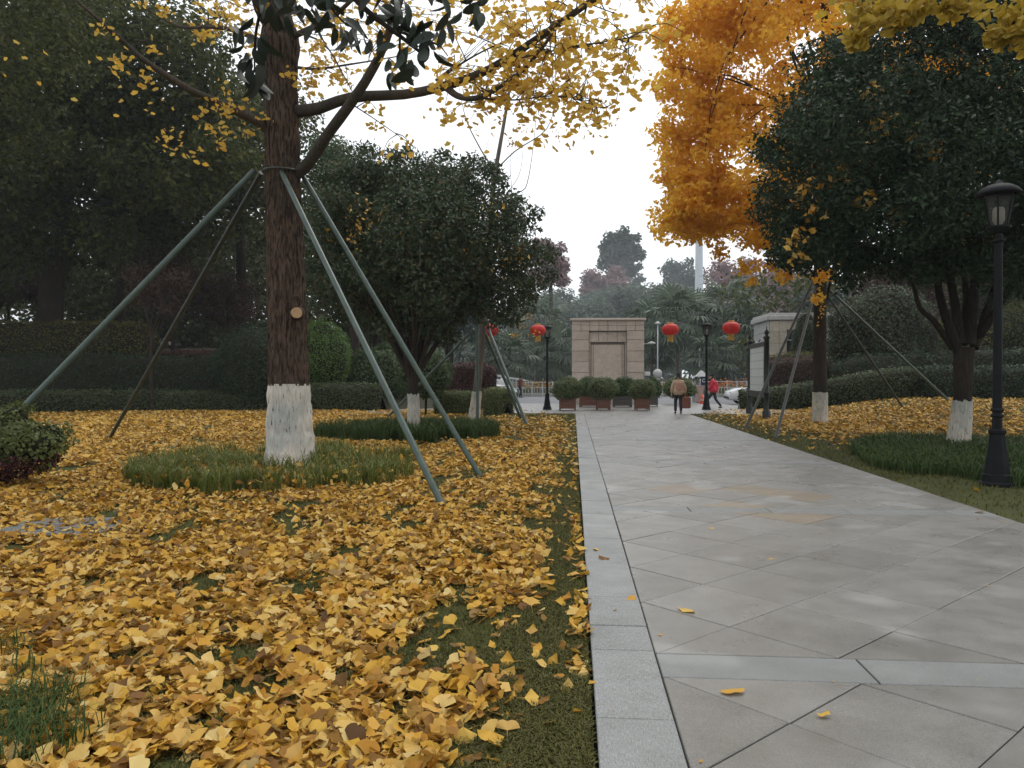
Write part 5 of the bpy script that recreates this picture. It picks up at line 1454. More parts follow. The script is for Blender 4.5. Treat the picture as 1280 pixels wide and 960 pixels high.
# ==================================================================== PLANTERS
PL = {}
def planter(px, d, label, wood='planter_wood', sx=1.0):
    x, y = GP(px, d)
    if wood not in PL:
        r = thing('planter_box', label, 'planter', (x, y, 0), 'wooden planter boxes in front of the pylon')
        for i, (dx, dy, rz) in enumerate(((0,-0.33,0),(0,0.33,0),(-0.33,0,PI/2),(0.33,0,PI/2))):
            for k in range(3):
                link('plank', make_mesh('plank', [bbox((dx, dy, 0.14+0.155*k), (0.62, 0.035, 0.148), rz, 0.006)]), M[wood], r)
        for sx_ in (-1, 1):
            for sy_ in (-1, 1):
                link('leg', make_mesh('leg', [bbox((sx_*0.335, sy_*0.335, 0.28), (0.07, 0.07, 0.56), b=0.008)]), M[wood], r)
        link('soil', make_mesh('soil', [box((0,0,0.42), (0.6,0.6,0.1))]), M['soil'], r)
        PL[wood] = r
    else:
        r = copy_tree(PL[wood]); r['label'] = label; r.location = (x, y, 0)
    r.scale = (sx, 1, 1)
    r.rotation_euler = (0, 0, rng.normal()*0.06)
    return x, y
for px, d, lb, sx, rad, wood in [(709.5,34.0,'front left',1.0,(0.66,0.6,0.50),'planter_wood'),(754,34.3,'front middle',0.8,(0.66,0.6,0.50),'planter_wood'),(802.5,34.3,'front right',0.8,(0.56,0.55,0.48),'planter_wood'),
                           (737,37.6,'rear left',1.3,(0.62,0.6,0.50),'planter_wood'),(778,37.6,'rear right',1.2,(0.62,0.6,0.52),'planter_grey'),(816,38.6,'small far right',0.6,(0.42,0.4,0.48),'planter_grey')]:
    x, y = planter(px, d, {'front left':'reddish wooden planter box at the front row, nearest the left lamp post','front middle':'reddish planter box in the middle of the front row','front right':'reddish planter box at right end of the front row',
              'rear left':'wide reddish planter box in the rear row left of the middle','rear right':'grey planter box in the rear row right of the middle','small far right':'small grey planter box half hidden right of the front row'}[lb], wood, sx)
    topiary({'front left':'round clipped bush in front planter nearest the left lamp post','front middle':'round clipped bush in the middle front planter, the fullest','front right':'round clipped bush in the right front planter',
             'rear left':'dark round bush in the rear planter left of the middle','rear right':'dark round bush in the grey rear planter','small far right':'small bush half hidden behind the right front planter'}[lb], (x, y), rad, M['leaf_planter'] if 'front' in lb else M['leaf_green'], 4600, 0.075, z0=0.44, group='round bushes in the planters', lump=0.16, stem=0.02)
topiary('large round bush behind the beige coated walker', GP(850, 42), (0.85,0.8,0.62), M['leaf_planter'], 5000, 0.08, stem=0.25, lump=0.16)

# ==================================================================== NOTICE BOARD
n1, n2 = G(937, 517), G(958, 523)
nb0 = np.array([n1.x, n1.y, mz(n1)])
vec = np.array([n2.x-n1.x, n2.y-n1.y]); Ln = np.linalg.norm(vec); rzn = math.atan2(vec[1], vec[0])
board = thing('notice_board', 'dark green notice board with pale sheet on two finialled posts beside the path', 'notice board', tuple(nb0), rz=rzn)
pp = [(0.14,0),(0.14,0.28),(0.11,0.34),(0.085,0.40),(0.085,0.9),(0.10,0.92),(0.10,0.98),(0.085,1.0),(0.085,2.86),(0.12,2.89),(0.12,2.94),(0.07,2.98),(0.05,3.02),(0.085,3.07),(0.075,3.14),(0.02,3.20),(0.015,3.30),(0.001,3.32)]
for x in (0, Ln): link('post', make_mesh('post', [lathe(pp, 14, (x, 0, 0))], True), M['green_black'], board)
z0_, z1_ = 1.02, 2.62
for z, hh in ((z0_-0.12, 0.24), (z1_+0.09, 0.18)):
    link('frame_rail', make_mesh('frame_rail', [bbox((Ln/2, 0, z), (Ln-0.16, 0.14, hh), b=0.02)]), M['green_black'], board)
for x in (0.16, Ln-0.16): link('frame_stile', make_mesh('frame_stile', [bbox((x, 0, (z0_+z1_)/2), (0.14, 0.13, z1_-z0_+0.02), b=0.02)]), M['green_black'], board)
pan = link('notice_panel', make_mesh('notice_panel', [box((0, 0, 0), (0.06, Ln-0.48, z1_-z0_))]), M['paper'], board)
pan.location = (Ln/2, 0, (z0_+z1_)/2); pan.rotation_euler = (0, 0, PI/2)
link('scroll', make_mesh('scroll', tube([(Ln*0.25 + Ln*0.5*t, 0, 2.82 + 0.09*math.sin(t*PI*3)) for t in np.linspace(0, 1, 16)], [0.025]*16, 6), True), M['green_black'], board)

# ==================================================================== PEOPLE
def skin_mesh(name, verts, edges, mat, parent, sub=2):
    me = bpy.data.meshes.new(name)
    me.from_pydata([v[:3] for v in verts], edges, [])
    me.update()
    o = link(name, me, mat, parent)
    o.modifiers.new('skin', 'SKIN')
    for i, v in enumerate(verts):
        r = v[3]; sv = me.skin_vertices[0].data[i]
        sv.radius = (r, r) if not isinstance(r, tuple) else r
        sv.use_root = (i == 0)
    if sub:
        s = o.modifiers.new('sub', 'SUBSURF'); s.levels = sub; s.render_levels = sub
    for p in me.polygons: p.use_smooth = True
    return o
def figure(label, loc, rz, height, coat, hand_l, hand_r, elbow_l, elbow_r, foot_l, foot_r, knee_l, knee_r, coat_len=0.78, lean=0.02, hair_long=False, hood=None, back_shading=None):
    """figure faces +y of its own frame; joints given in metres for a 1.62 m person"""
    root = thing('person', label, 'person', loc, None, rz)
    s = height/1.62
    root.scale = (s, s, s)
    V = [(0,0,0.86,(0.12,0.09)),(0,lean*0.5,1.05,(0.115,0.085)),(0,lean,1.22,(0.13,0.09)),(0,lean+0.005,1.33,(0.10,0.07)),(0,lean+0.015,1.40,0.048),(0,lean+0.03,1.45,0.055),(0,lean+0.045,1.52,(0.072,0.085)),(0,lean+0.04,1.59,(0.06,0.07)),(0,lean+0.125,1.505,0.016)]
    E = [(0,1),(1,2),(2,3),(3,4),(4,5),(5,6),(6,7),(6,8)]
    for sx, el, hd in ((-1, elbow_l, hand_l), (1, elbow_r, hand_r)):
        sh = len(V)
        V += [(sx*0.165, lean, 1.315, 0.05), (el[0], el[1], el[2], 0.038), (hd[0], hd[1], hd[2]+0.07, 0.026), (hd[0], hd[1], hd[2], (0.034, 0.018))]
        E += [(3, sh), (sh, sh+1), (sh+1, sh+2), (sh+2, sh+3)]
        for k in range(4):
            fx = (k-1.5)*0.018
            b = len(V)
            l = (0.060, 0.070, 0.066, 0.052)[k]
            V += [(hd[0]+fx*0.4, hd[1]+fx, hd[2]-0.04, 0.009), (hd[0]+fx*0.4-sx*0.012, hd[1]+fx+0.01, hd[2]-0.04-l, 0.0075)]
            E += [(sh+3, b), (b, b+1)]
        b = len(V)
        V += [(hd[0]-sx*0.01, hd[1]+0.035, hd[2]+0.0, 0.010), (hd[0]-sx*0.015, hd[1]+0.05, hd[2]-0.035, 0.008)]
        E += [(sh+3, b), (b, b+1)]
    for sx, kn, ft in ((-1, knee_l, foot_l), (1, knee_r, foot_r)):
        h = len(V)
        V += [(sx*0.085, 0, 0.80, 0.082), (kn[0], kn[1], kn[2], 0.056), (ft[0], ft[1], ft[2]+0.08, 0.038), (ft[0], ft[1]+0.10, ft[2]+0.035, 0.034)]
        E += [(0, h), (h, h+1), (h+1, h+2), (h+2, h+3)]
    skin_mesh('body', V, E, M['skin'], root)
    # coat: torso, skirt and sleeves over the body
    zb = coat_len
    C = [(0,0,1.05,(0.225,0.160)),(0,lean,1.22,(0.205,0.145)),(0,lean,1.335,(0.15,0.11)),(0,lean+0.012,1.395,(0.085,0.08)),(0,0.0,0.90,(0.22,0.17)),(0,-0.005,zb,(0.235,0.185))]
    Ce = [(0,1),(1,2),(2,3),(0,4),(4,5)]
    for sx, el, hd in ((-1, elbow_l, hand_l), (1, elbow_r, hand_r)):
        b = len(C)
        C += [(sx*0.175, lean, 1.31, 0.075), (el[0], el[1], el[2], 0.066), (hd[0], hd[1], hd[2]+0.085, 0.048)]
        Ce += [(2, b), (b, b+1), (b+1, b+2)]
    co = skin_mesh('coat', C, Ce, coat, root)
    if back_shading is not None:
        skin_mesh('back_shading', [(0,-0.09,1.31,(0.13,0.075)),(0,-0.105,1.10,(0.15,0.085)),(0,-0.105,0.88,(0.14,0.085))], [(0,1),(1,2)], back_shading, root)  # pinkish shading on the coat back, built as a coloured piece
    # trousers and shoes
    Tt = [(0,0,0.88,(0.135,0.11))]; Te = []
    for sx, kn, ft in ((-1, knee_l, foot_l), (1, knee_r, foot_r)):
        b = len(Tt)
        Tt += [(sx*0.088, 0, 0.79, 0.092), (kn[0], kn[1], kn[2], 0.070), (ft[0], ft[1], ft[2]+0.075, 0.058)]
        Te += [(0, b), (b, b+1), (b+1, b+2)]
        skin_mesh('shoe', [(ft[0], ft[1]-0.03, ft[2]+0.045, 0.042), (ft[0], ft[1]+0.06, ft[2]+0.04, 0.043), (ft[0], ft[1]+0.15, ft[2]+0.032, 0.034)], [(0,1),(1,2)], M['shoe'], root)
    skin_mesh('trousers', Tt, Te, M['trousers'], root)
    hv = [(0,lean+0.028,1.535,(0.088,0.092)),(0,lean+0.03,1.60,(0.078,0.085)),(0,lean+0.0,1.47,(0.080,0.065))]; he = [(0,1),(0,2)]
    if hair_long: hv.append((0,lean-0.03,1.40,(0.075,0.045))); he.append((2,3))
    skin_mesh('hair', hv, he, M['hair'], root)
    for sx in (-1, 1):
        link('ear', make_mesh('ear', [lathe([(0.001,-0.03),(0.014,-0.02),(0.018,0.0),(0.014,0.02),(0.001,0.03)], 8, (sx*0.088, lean+0.05, 1.515), (0.6,1.2))], True), M['skin'], root)
        link('eye', make_mesh('eye', [lathe([(0.001,-0.009),(0.009,0),(0.001,0.009)], 8, (sx*0.03, lean+0.122, 1.525))], True), M['hair'], root)
    if hood is not None:
        skin_mesh('hood', [(0,lean-0.07,1.40,(0.11,0.05)),(0,lean-0.10,1.34,(0.10,0.045))], [(0,1)], hood, root)
    return root
wl_ = G(848, 517)
figure('person in a loose beige coat and dark trousers walking away with a reddish bag', (wl_.x, wl_.y, 0.0), 0.05, 1.58, M['coat_beige'],
       (-0.27,0.05,0.76), (0.27,0.0,0.74), (-0.27,-0.02,1.03), (0.28,-0.03,1.02), (-0.10,0.10,0.0), (0.09,-0.10,0.0), (-0.10,0.10,0.44), (0.09,0.03,0.44), coat_len=0.72, back_shading=M['coat_shading'])
bag = thing('bag', 'reddish brown carrier bag held in the walking person right hand', 'bag', (wl_.x+0.30, wl_.y-0.02, 0.20))
link('pouch', make_mesh('pouch', [bbox((0,0,0.24), (0.34,0.16,0.46), rz=0.1, b=0.03)]), M['bag'], bag)
for dy in (-0.05, 0.05): link('handle', make_mesh('handle', tube([(-0.09,dy,0.46),(-0.06,dy*0.5,0.56),(0.02,dy*0.3,0.58),(0.08,dy,0.46)], [0.01]*4, 5, 12), True), M['bag'], bag)
rd = G(893, 511)
figure('person in a bright red padded coat striding behind the right lamp post', (rd.x+0.05, rd.y+0.5, 0.0), R(62), 1.56, M['coat_red'],
       (-0.20,0.20,0.82), (0.20,-0.14,0.80), (-0.24,0.04,1.04), (0.24,-0.10,1.05), (-0.07,0.34,0.0), (0.07,-0.36,0.02), (-0.08,0.26,0.44), (0.08,-0.08,0.43), coat_len=0.72, hood=M['coat_red'])
tp_ = GP(650.5, 55)
figure('small distant figure in brown red jacket standing by the flower railing', (tp_[0], tp_[1], -0.05), R(-60), 1.55, M['coat_brown'],
       (-0.24,0.05,0.76), (0.24,0.0,0.74), (-0.25,-0.02,1.03), (0.25,-0.03,1.02), (-0.09,0.14,0.0), (0.09,-0.14,0.0), (-0.10,0.10,0.44), (0.09,0.0,0.44), coat_len=0.78)

# ==================================================================== VEHICLES
def car(label, loc, rz, paint):
    r = thing('parked_car', label, 'car', loc, None, rz)
    st = [(-2.30,0.62,0.30,0.62),(-2.22,0.78,0.24,0.78),(-1.7,0.88,0.22,0.90),(-0.9,0.90,0.22,0.96),(0.2,0.90,0.22,0.95),(1.2,0.90,0.22,0.92),(1.8,0.87,0.22,0.86),(2.15,0.78,0.24,0.72),(2.28,0.60,0.32,0.55)]
    V = []
    for x, w, zb, zt_ in st:
        V += [[x,-w*0.9,zb],[x,-w,zb+0.12],[x,-w*1.0,(zb+zt_)/2+0.06],[x,-w*0.93,zt_-0.04],[x,-w*0.75,zt_],[x,w*0.75,zt_],[x,w*0.93,zt_-0.04],[x,w,(zb+zt_)/2+0.06],[x,w,zb+0.12],[x,w*0.9,zb]]
    n = 10
    F = [[i*n+j, i*n+(j+1) % n, (i+1)*n+(j+1) % n, (i+1)*n+j] for i in range(len(st)-1) for j in range(n)]
    capF = []
    for o in (0, (len(st)-1)*n): capF += [[o,o+1,o+8,o+9],[o+1,o+2,o+7,o+8],[o+2,o+3,o+6,o+7],[o+3,o+4,o+5,o+6]]
    body = link('body', make_mesh('body', [(np.array(V), np.array(F + capF))], True), paint, r)
    cs_ = [(-1.75,0.72,0.93,0.94),(-1.15,0.74,0.93,1.36),(-0.4,0.74,0.93,1.46),(0.25,0.73,0.93,1.43),(1.15,0.72,0.93,0.95)]
    V = []
    for x, w, zb, zt_ in cs_: V += [[x,-w*1.04,zb-0.03],[x,-w*0.84,zt_-0.03],[x,-w*0.7,zt_],[x,w*0.7,zt_],[x,w*0.84,zt_-0.03],[x,w*1.04,zb-0.03]]
    F = [[i*6+j, i*6+j+1, (i+1)*6+j+1, (i+1)*6+j] for i in range(4) for j in range(5)]
    link('window', make_mesh('window', [(np.array(V), np.array(F))], True), M['car_glass'], r)
    link('roof', make_mesh('roof', [bbox((-0.42,0,1.455), (1.25,1.10,0.05), b=0.02)]), paint, r)
    for x in (-1.40, 1.42):
        for sy in (-1, 1):
            tb = np.array(lathe([(0.20,-0.10),(0.30,-0.11),(0.33,-0.06),(0.33,0.06),(0.30,0.11),(0.20,0.10)], 24)[0]); Fz = lathe([(0.20,-0.10),(0.30,-0.11),(0.33,-0.06),(0.33,0.06),(0.30,0.11),(0.20,0.10)], 24)[1]
            Vw_ = np.stack([tb[:,0]+x, tb[:,2]+sy*0.83, tb[:,1]+0.33], 1)
            wh = link('wheel', make_mesh('wheel', [(Vw_, Fz)], True), M['tyre'], r)
            sp_ = []
            for k in range(6):
                a = k*PI/3; sp_ += tube([(x, sy*0.93, 0.33), (x+math.cos(a)*0.2, sy*0.93, 0.33+math.sin(a)*0.2)], [0.035,0.028], 5, 2)
            link('rim', make_mesh('rim', sp_), M['rim'], wh)
            aa = np.linspace(0, PI, 14)
            link('wheel_arch', make_mesh('wheel_arch', tube([(x+math.cos(t)*0.37, sy*0.885, 0.33+math.sin(t)*0.37) for t in aa], [0.035]*14, 5), True), M['tyre'], r)
    for sy in (-1, 1):
        link('headlight', make_mesh('headlight', [bbox((2.14, sy*0.56, 0.66), (0.14,0.30,0.12), b=0.03)]), M['headlight'], r)
        link('mirror', make_mesh('mirror', [bbox((0.75, sy*0.98, 0.98), (0.12,0.18,0.12), b=0.03)]), paint, r)
    link('bumper', make_mesh('bumper', [bbox((2.2, 0, 0.38), (0.18,1.25,0.16), b=0.04)]), M['tyre'], r)
    return r
cw = GP(912, 41.5)
car('white parked car, only its front showing past the low hedge', (cw[0]+2.25, cw[1]+0.8, -0.03), PI, M['car_white'])
cd = GP(622, 44)
car('dark parked car behind the barrel shaped hedge and prop poles', (cd[0]-0.4, cd[1], -0.03), R(-62), M['car_black'])

# ==================================================================== STREET FURNITURE BEYOND THE PLAZA
# folding gate
gp0, gp1, gp2 = np.array([*GP(603, 46), 0]), np.array([*GP(632, 52), 0]), np.array([*GP(657, 60), 0])
gate = thing('folding_gate', 'white metal folding gate curving away behind the dark car', 'gate', tuple(gp1))
gc = spline([gp0, gp1, gp2], 13) - gp1
hts = np.linspace(1.72, 1.15, 13)
for i in range(13):
    c = gc[i]; t = gc[min(12, i+1)] - gc[max(0, i-1)]; t /= np.linalg.norm(t); n_ = np.array([-t[1], t[0], 0])*0.22
    link('gate_frame', make_mesh('gate_frame', tube([c-n_, c-n_+[0,0,hts[i]-0.15], c-n_*0.6+[0,0,hts[i]], c+n_*0.6+[0,0,hts[i]], c+n_+[0,0,hts[i]-0.15], c+n_], [0.035]*6, 6, 20), True), M['grey_metal'], gate)
tr_ = []
for z_ in (0.97, 0.45): tr_ += tube([gc[i] + [0,0,hts[i]*z_] for i in range(13)], [0.045 if z_ > 0.9 else 0.02]*13, 6)
link('linkage', make_mesh('linkage', tr_, True), M['white_metal'], gate)

def railing(label, a, b, h, nposts, flower):
    a, b = np.array([a[0], a[1], -0.05]), np.array([b[0], b[1], -0.05])
    r = thing('flower_railing', label, 'railing', tuple(a), 'low white railings with flower boxes along the road')
    d = b-a; L_ = np.linalg.norm(d); rz = math.atan2(d[1], d[0]); r.rotation_euler = (0, 0, rz)
    for z in (0.18, h*0.62, h): link('rail', make_mesh('rail', [box((L_/2, 0, z), (L_, 0.04, 0.05))]), M['white_metal'], r)
    for k in range(nposts): link('post', make_mesh('post', [bbox((L_*k/(nposts-1), 0, h/2+0.03), (0.08,0.08,h+0.06), b=0.012)]), M['white_metal'], r)
    pk = [box((x, 0, h*0.40), (0.035, 0.03, h*0.42)) for x in np.arange(0.15, L_, 0.22)]
    link('pickets', make_mesh('pickets', pk), M['white_metal'], r, kind='stuff')
    link('plinth', make_mesh('plinth', [box((L_/2, 0.25, 0.12), (L_, 0.5, 0.28))]), M['concrete'], r)
    n = int(L_*70)
    p = np.stack([rng.random(n)*L_, 0.1 + rng.normal(size=n)*0.1, h*0.82 + rng.normal(size=n)*0.14*h], 1)
    fo = link('flowers', make_mesh('flowers', [scatter(LEAF_OVAL, p, frames(rand_dir(n)+[0,-0.5,0.4], rng.random(n)*6), 0.13*(0.6+0.8*rng.random(n)))]), flower, r, kind='stuff')
    p = np.stack([rng.random(n)*L_, 0.15 + rng.normal(size=n)*0.12, h*0.45 + rng.normal(size=n)*0.16*h], 1)
    link('box_leaves', make_mesh('box_leaves', [scatter(LEAF_OVAL, p, frames(rand_dir(n)+[0,-0.5,0.4], rng.random(n)*6), 0.15*(0.6+0.8*rng.random(n)))]), M['leaf_barrel'], r, kind='stuff')
railing('white railing with yellow orange flowers left of the pylon', GP(640,58), GP(716,58), 1.08, 7, M['flower_yellow'])
railing('white railing with red flowers between pylon and right lamp post', GP(803,58), GP(866,58), 1.08, 6, M['flower_red'])
railing('white railing with red flowers behind the person in red', GP(884,57), GP(946,57), 1.15, 6, M['flower_red'])
# stone ball
b_ = GP(822, 56)
sbll = thing('stone_ball', 'pale stone ball on a slim pedestal right of the pylon', 'ornament', (b_[0], b_[1], -0.05))
link('ball', make_mesh('ball', [lathe([(0.33*math.sin(t), 1.72-0.33*math.cos(t)) for t in np.linspace(0, PI, 15)], 24)], True), M['stone_ball'], sbll)
link('pedestal', make_mesh('pedestal', [lathe([(0.26,0),(0.26,0.12),(0.14,0.2),(0.12,1.25),(0.2,1.36),(0.2,1.41),(0.02,1.42)], 16)], True), M['stone_ball'], sbll)
p_ = GP(822, 60)
slp = thing('street_lamp', 'thin grey street lamp pole with small round head above the stone ball', 'street lamp', (p_[0], p_[1], -0.05))
link('pole', make_mesh('pole', [lathe([(0.07,0),(0.055,2),(0.045,5.55),(0.02,5.56)], 10)], True), M['grey_metal'], slp)
link('lamp_head', make_mesh('lamp_head', [lathe([(0.03,5.5),(0.2,5.58),(0.19,5.66),(0.08,5.74),(0.002,5.76)], 16)], True), M['white_metal'], slp)
# barrier machine, cone, block
b_ = GP(875.5, 45)
mc = thing('barrier_machine', 'faded pink parking barrier cabinet with white roof and navy sign by lamp post', 'parking barrier', (b_[0], b_[1], -0.03))
link('cabinet', make_mesh('cabinet', [bbox((-0.05,0,0.50), (0.40,0.35,1.0), b=0.03)]), M['pink_box'], mc)
sg = link('sign_panel', make_mesh('sign_panel', [bbox((0.16,-0.2,1.25), (0.34,0.06,0.50), b=0.015)]), M['navy'], mc)
link('sign_mark', make_mesh('sign_mark', tube([(0.16+0.085*math.cos(t), -0.238, 1.27+0.085*math.sin(t)) for t in np.linspace(R(50), R(320), 14)], [0.022]*14, 5), True), M['white_metal'], sg)
link('roof', make_mesh('roof', [(np.array([[-0.3,-0.25,1.5],[0.42,-0.25,1.5],[0.42,0.2,1.5],[-0.3,0.2,1.5],[0.0,-0.02,1.85],[0.1,-0.02,1.85]]), np.array([[0,1,5,4],[2,3,4,5]])), (np.array([[-0.3,-0.25,1.5],[0.42,-0.25,1.5],[0.42,0.2,1.5],[-0.3,0.2,1.5],[0.0,-0.02,1.85],[0.1,-0.02,1.85]]), np.array([[1,2,5],[3,0,4]]))]), M['white_metal'], mc)
link('post', make_mesh('post', [box((0.1,0.05,1.25), (0.08,0.08,0.5))]), M['grey_metal'], mc)
b_ = GP(878, 43)
cn = thing('traffic_cone', 'small orange traffic cone at the foot of the barrier cabinet', 'traffic cone', (b_[0], b_[1], -0.03))
link('cone', make_mesh('cone', [lathe([(0.15,0.03),(0.12,0.16),(0.10,0.26),(0.035,0.5),(0.002,0.51)], 18)], True), M['cone_orange'], cn)
link('foot', make_mesh('foot', [bbox((0,0,0.02), (0.36,0.36,0.04), b=0.01)]), M['cone_orange'], cn)
link('band', make_mesh('band', [lathe([(0.123,0.17),(0.106,0.25)], 18)], True), M['white_metal'], cn)
b_ = GP(869, 46)
cbk = thing('concrete_block', 'grey concrete block standing left of the barrier cabinet', 'block', (b_[0], b_[1], -0.03))
link('block', make_mesh('block', [bbox((0,0,0.28), (0.34,0.34,0.56), b=0.04)]), M['concrete'], cbk)

# ==================================================================== GRASS, LEAVES
def blades(pos, h, w, lean=0.5):
    n = len(pos)
    a = rng.random(n)*2*PI
    d = np.stack([np.cos(a), np.sin(a), np.zeros(n)], 1); s = np.stack([-np.sin(a), np.cos(a), np.zeros(n)], 1)
    h = np.asarray(h)*np.ones(n)*(0.6 + 0.8*rng.random(n)); ln = lean*(0.3 + rng.random(n))
    m = pos + d*(h*ln*0.35)[:, None] + np.array([0,0,1.0])*(h*0.62)[:, None]
    t = pos + d*(h*ln)[:, None] + np.array([0,0,1.0])*(h*(1 - 0.25*ln))[:, None]
    ww = np.asarray(w)*np.ones(n)
    V = np.stack([pos - s*ww[:, None]*0.5, pos + s*ww[:, None]*0.5, m - s*ww[:, None]*0.45, m + s*ww[:, None]*0.45, t], 1).reshape(-1, 3)
    F = (np.array([[0,1,3],[0,3,2],[2,3,4]])[None] + (np.arange(n)*5)[:, None, None]).reshape(-1, 3)
    return V, F
def disc_pts(c, rx, ry, n, ring=0.0):
    a = rng.random(n)*2*PI; r = np.sqrt(ring + (1-ring)*rng.random(n))
    edge = 1 + 0.12*(vnoise(np.stack([np.cos(a)*2+7, np.sin(a)*2+7, np.full(n, c[0])], 1)) - 0.5)*2
    x = c[0] + np.cos(a)*r*rx*edge; y = c[1] + np.sin(a)*r*ry*edge
    return np.stack([x, y, mound(x, y)], 1)
def clumpy(pts, keep=0.42, f=4.0):
    n_ = vnoise(np.stack([pts[:,0]*f, pts[:,1]*f, np.zeros(len(pts))], 1))
    return pts[n_ > keep]
p1 = clumpy(clumpy(disc_pts((gb[0]-0.0, gb[1]-0.4), 2.3, 2.55, 17000, 0.04), 0.40, 2.2), 0.38, 6.0)
link('grass', make_mesh('grass', [blades(p1, 0.31, 0.016, 0.8)]), M['grass_tuft'], kind='stuff', label='ring of lilyturf grass around the thick ginkgo trunk', category='grass')
p2 = clumpy(clumpy(disc_pts((ob.x+0.05, ob.y-0.4), 2.35, 2.35, 15000, 0.03), 0.30, 2.0), 0.3, 5.0)
link('grass', make_mesh('grass', [blades(p2, 0.36, 0.018, 0.6)]), M['grass_dark'], kind='stuff', label='dark green grass ring around the osmanthus trunk', category='grass')
n_ = 60000
x = 5.0 + 12*rng.random(n_); y = 10.9 + 8.6*rng.random(n_)
lo = 5.15 + 0.0*y; 
okm = (x > 5.25 + 0.22*np.sin(y*1.3) + np.clip(y-15.5, 0, 9)**1.4*0.42) & (y > 10.6 + 0.0*x + 0.3*np.sin(x*2)) & (y < 18.6 + 0.4*np.sin(x))
okm &= ~((y < 12.4) & (x < 5.9))
p3 = np.stack([x, y, mound(x, y)], 1)[okm]
link('grass', make_mesh('grass', [blades(p3, 0.22, 0.018, 0.8)]), M['grass_dark'], kind='stuff', label='wide bed of dark grass around the right osmanthus and lamp post', category='grass')
tf = G(30, 925)
p4 = np.concatenate([disc_pts((G(x_, y_).x, G(x_, y_).y), 0.16, 0.16, k) for x_, y_, k in [(60,880,150),(30,900,170),(0,930,170),(5,850,80),(40,945,120),(75,920,80),(-30,900,120),(-5,815,60)]])
link('grass', make_mesh('grass', [blades(p4, 0.17, 0.006, 1.0)]), M['grass_dark'], kind='stuff', label='dark grass tuft in the lower left corner', category='grass')
# short turf: along the path edge and showing through the leaves
n_ = 90000
y = 1.9 + 12*rng.random(n_)**1.4; x = -0.78*y + (0.78*y + 0.085)*rng.random(n_)**0.6
pt = np.stack([x, y, mound(x, y)], 1)
strip = np.stack([-0.42 + 0.50*rng.random(42000), 1.9 + 14*rng.random(42000)**1.5, np.zeros(42000)], 1); strip[:,2] = mound(strip[:,0], strip[:,1])
fl_ = np.stack([-6 + 6.05*rng.random(26000), 22 + 8.8*rng.random(26000), np.zeros(26000)], 1); fl_[:,2] = mound(fl_[:,0], fl_[:,1])
fr_ = np.stack([4.65 + 13*rng.random(46000), 6 + 26*rng.random(46000), np.zeros(46000)], 1); fr_[:,2] = mound(fr_[:,0], fr_[:,1])
fr_ = fr_[fr_[:,0] > np.array([right_edge(v) for v in fr_[:,1]])+0.05]
link('turf', make_mesh('turf', [blades(np.concatenate([pt, strip]), 0.035, 0.006, 1.0), blades(fl_, 0.06, 0.02, 0.9), blades(fr_, 0.05, 0.016, 0.9)]), M['grass_short'], kind='stuff', label='short mossy lawn grass showing between the leaves and along the path edge', category='grass')

# the fallen leaves
def leaf_field(n, xr, yr, cover):
    y = yr[0] + (yr[1]-yr[0])*rng.random(n)
    x0 = xr[0](y) if callable(xr[0]) else xr[0]; x1 = xr[1](y) if callable(xr[1]) else xr[1]
    x = x0 + (x1-x0)*rng.random(n)
    ok = rng.random(n) < cover(x, y)
    return x[ok], y[ok]
def ring_d(x, y, c, rx, ry): return np.sqrt(((x-c[0])/rx)**2 + ((y-c[1])/ry)**2)
def cover_left(x, y):
    f = vnoise(np.stack([x*2.6, y*1.7, x*0+3], 1)); f2 = vnoise(np.stack([x*7, y*5, x*0+9], 1))
    c = sstep(0.33, 0.50, f*0.58 + f2*0.42)
    wv = (0.12 + 0.12*vnoise(np.stack([y*1.1, x*0, x*0+1], 1)))*(1 - 0.55*sstep(7, 16, y))
    strip = sstep(-wv+0.10, -wv-0.30, x)                       # thins toward the mossy strip
    kerbl = 0.55*sstep(-0.01, 0.04, x)*(vnoise(np.stack([y*3.2, x*0, x*0+17], 1)) > 0.45)
    worn = 1 - 0.38*sstep(0.52, 0.72, vnoise(np.stack([x*1.4+5, y*0.8, x*0+30], 1)))*sstep(-1.9, -0.7, x)
    c = np.maximum(c*strip*worn, kerbl + 0.035)
    c *= 1 - 0.62*(ring_d(x, y, (gb[0], gb[1]-0.4), 2.2, 2.4) < 1)
    c *= 1 - 0.85*(ring_d(x, y, (ob.x, ob.y-0.4), 2.2, 2.2) < 1)
    c *= 1 - 0.9*sstep(23.5, 29.5, y)*sstep(-7, -2.5, x)
    c *= 1 - 0.35*(ring_d(x, y, (G(80,656).x, G(80,656).y), 0.62, 0.55) < 1)
    return c
def place_leaves(x, y, size, tpl, lift, tilt=0.48):
    n = len(x)
    pos = np.stack([x, y, mound(x, y) + 0.008 + lift*rng.random(n)], 1)
    nrm = np.stack([rng.normal(size=n)*tilt, rng.normal(size=n)*tilt, np.ones(n)*np.where(rng.random(n) < 0.5, 1, 1)], 1)
    return pos, frames(nrm, rng.random(n)*2*PI), size*(0.6 + 0.65*rng.random(n))
wl0 = lambda y: -0.80*y - 0.4
parts = []
xa_, ya_ = leaf_field(19500, (wl0, 0.085), (1.9, 6.2), cover_left)
pos, mats, sz = place_leaves(xa_, ya_, 0.070, None, 0.048)
near = np.argsort(pos[:, 1] + 0.25*np.abs(pos[:, 0]+1.0))
inview = [i for i in near if abs((_rot.transposed() @ Vector((pos[i][0], pos[i][1], pos[i][2]-CAM_H))).x / -(_rot.transposed() @ Vector((pos[i][0], pos[i][1], pos[i][2]-CAM_H))).z) < 0.66
          and (_rot.transposed() @ Vector((pos[i][0], pos[i][1], pos[i][2]-CAM_H))).y / -(_rot.transposed() @ Vector((pos[i][0], pos[i][1], pos[i][2]-CAM_H))).z > -0.50]
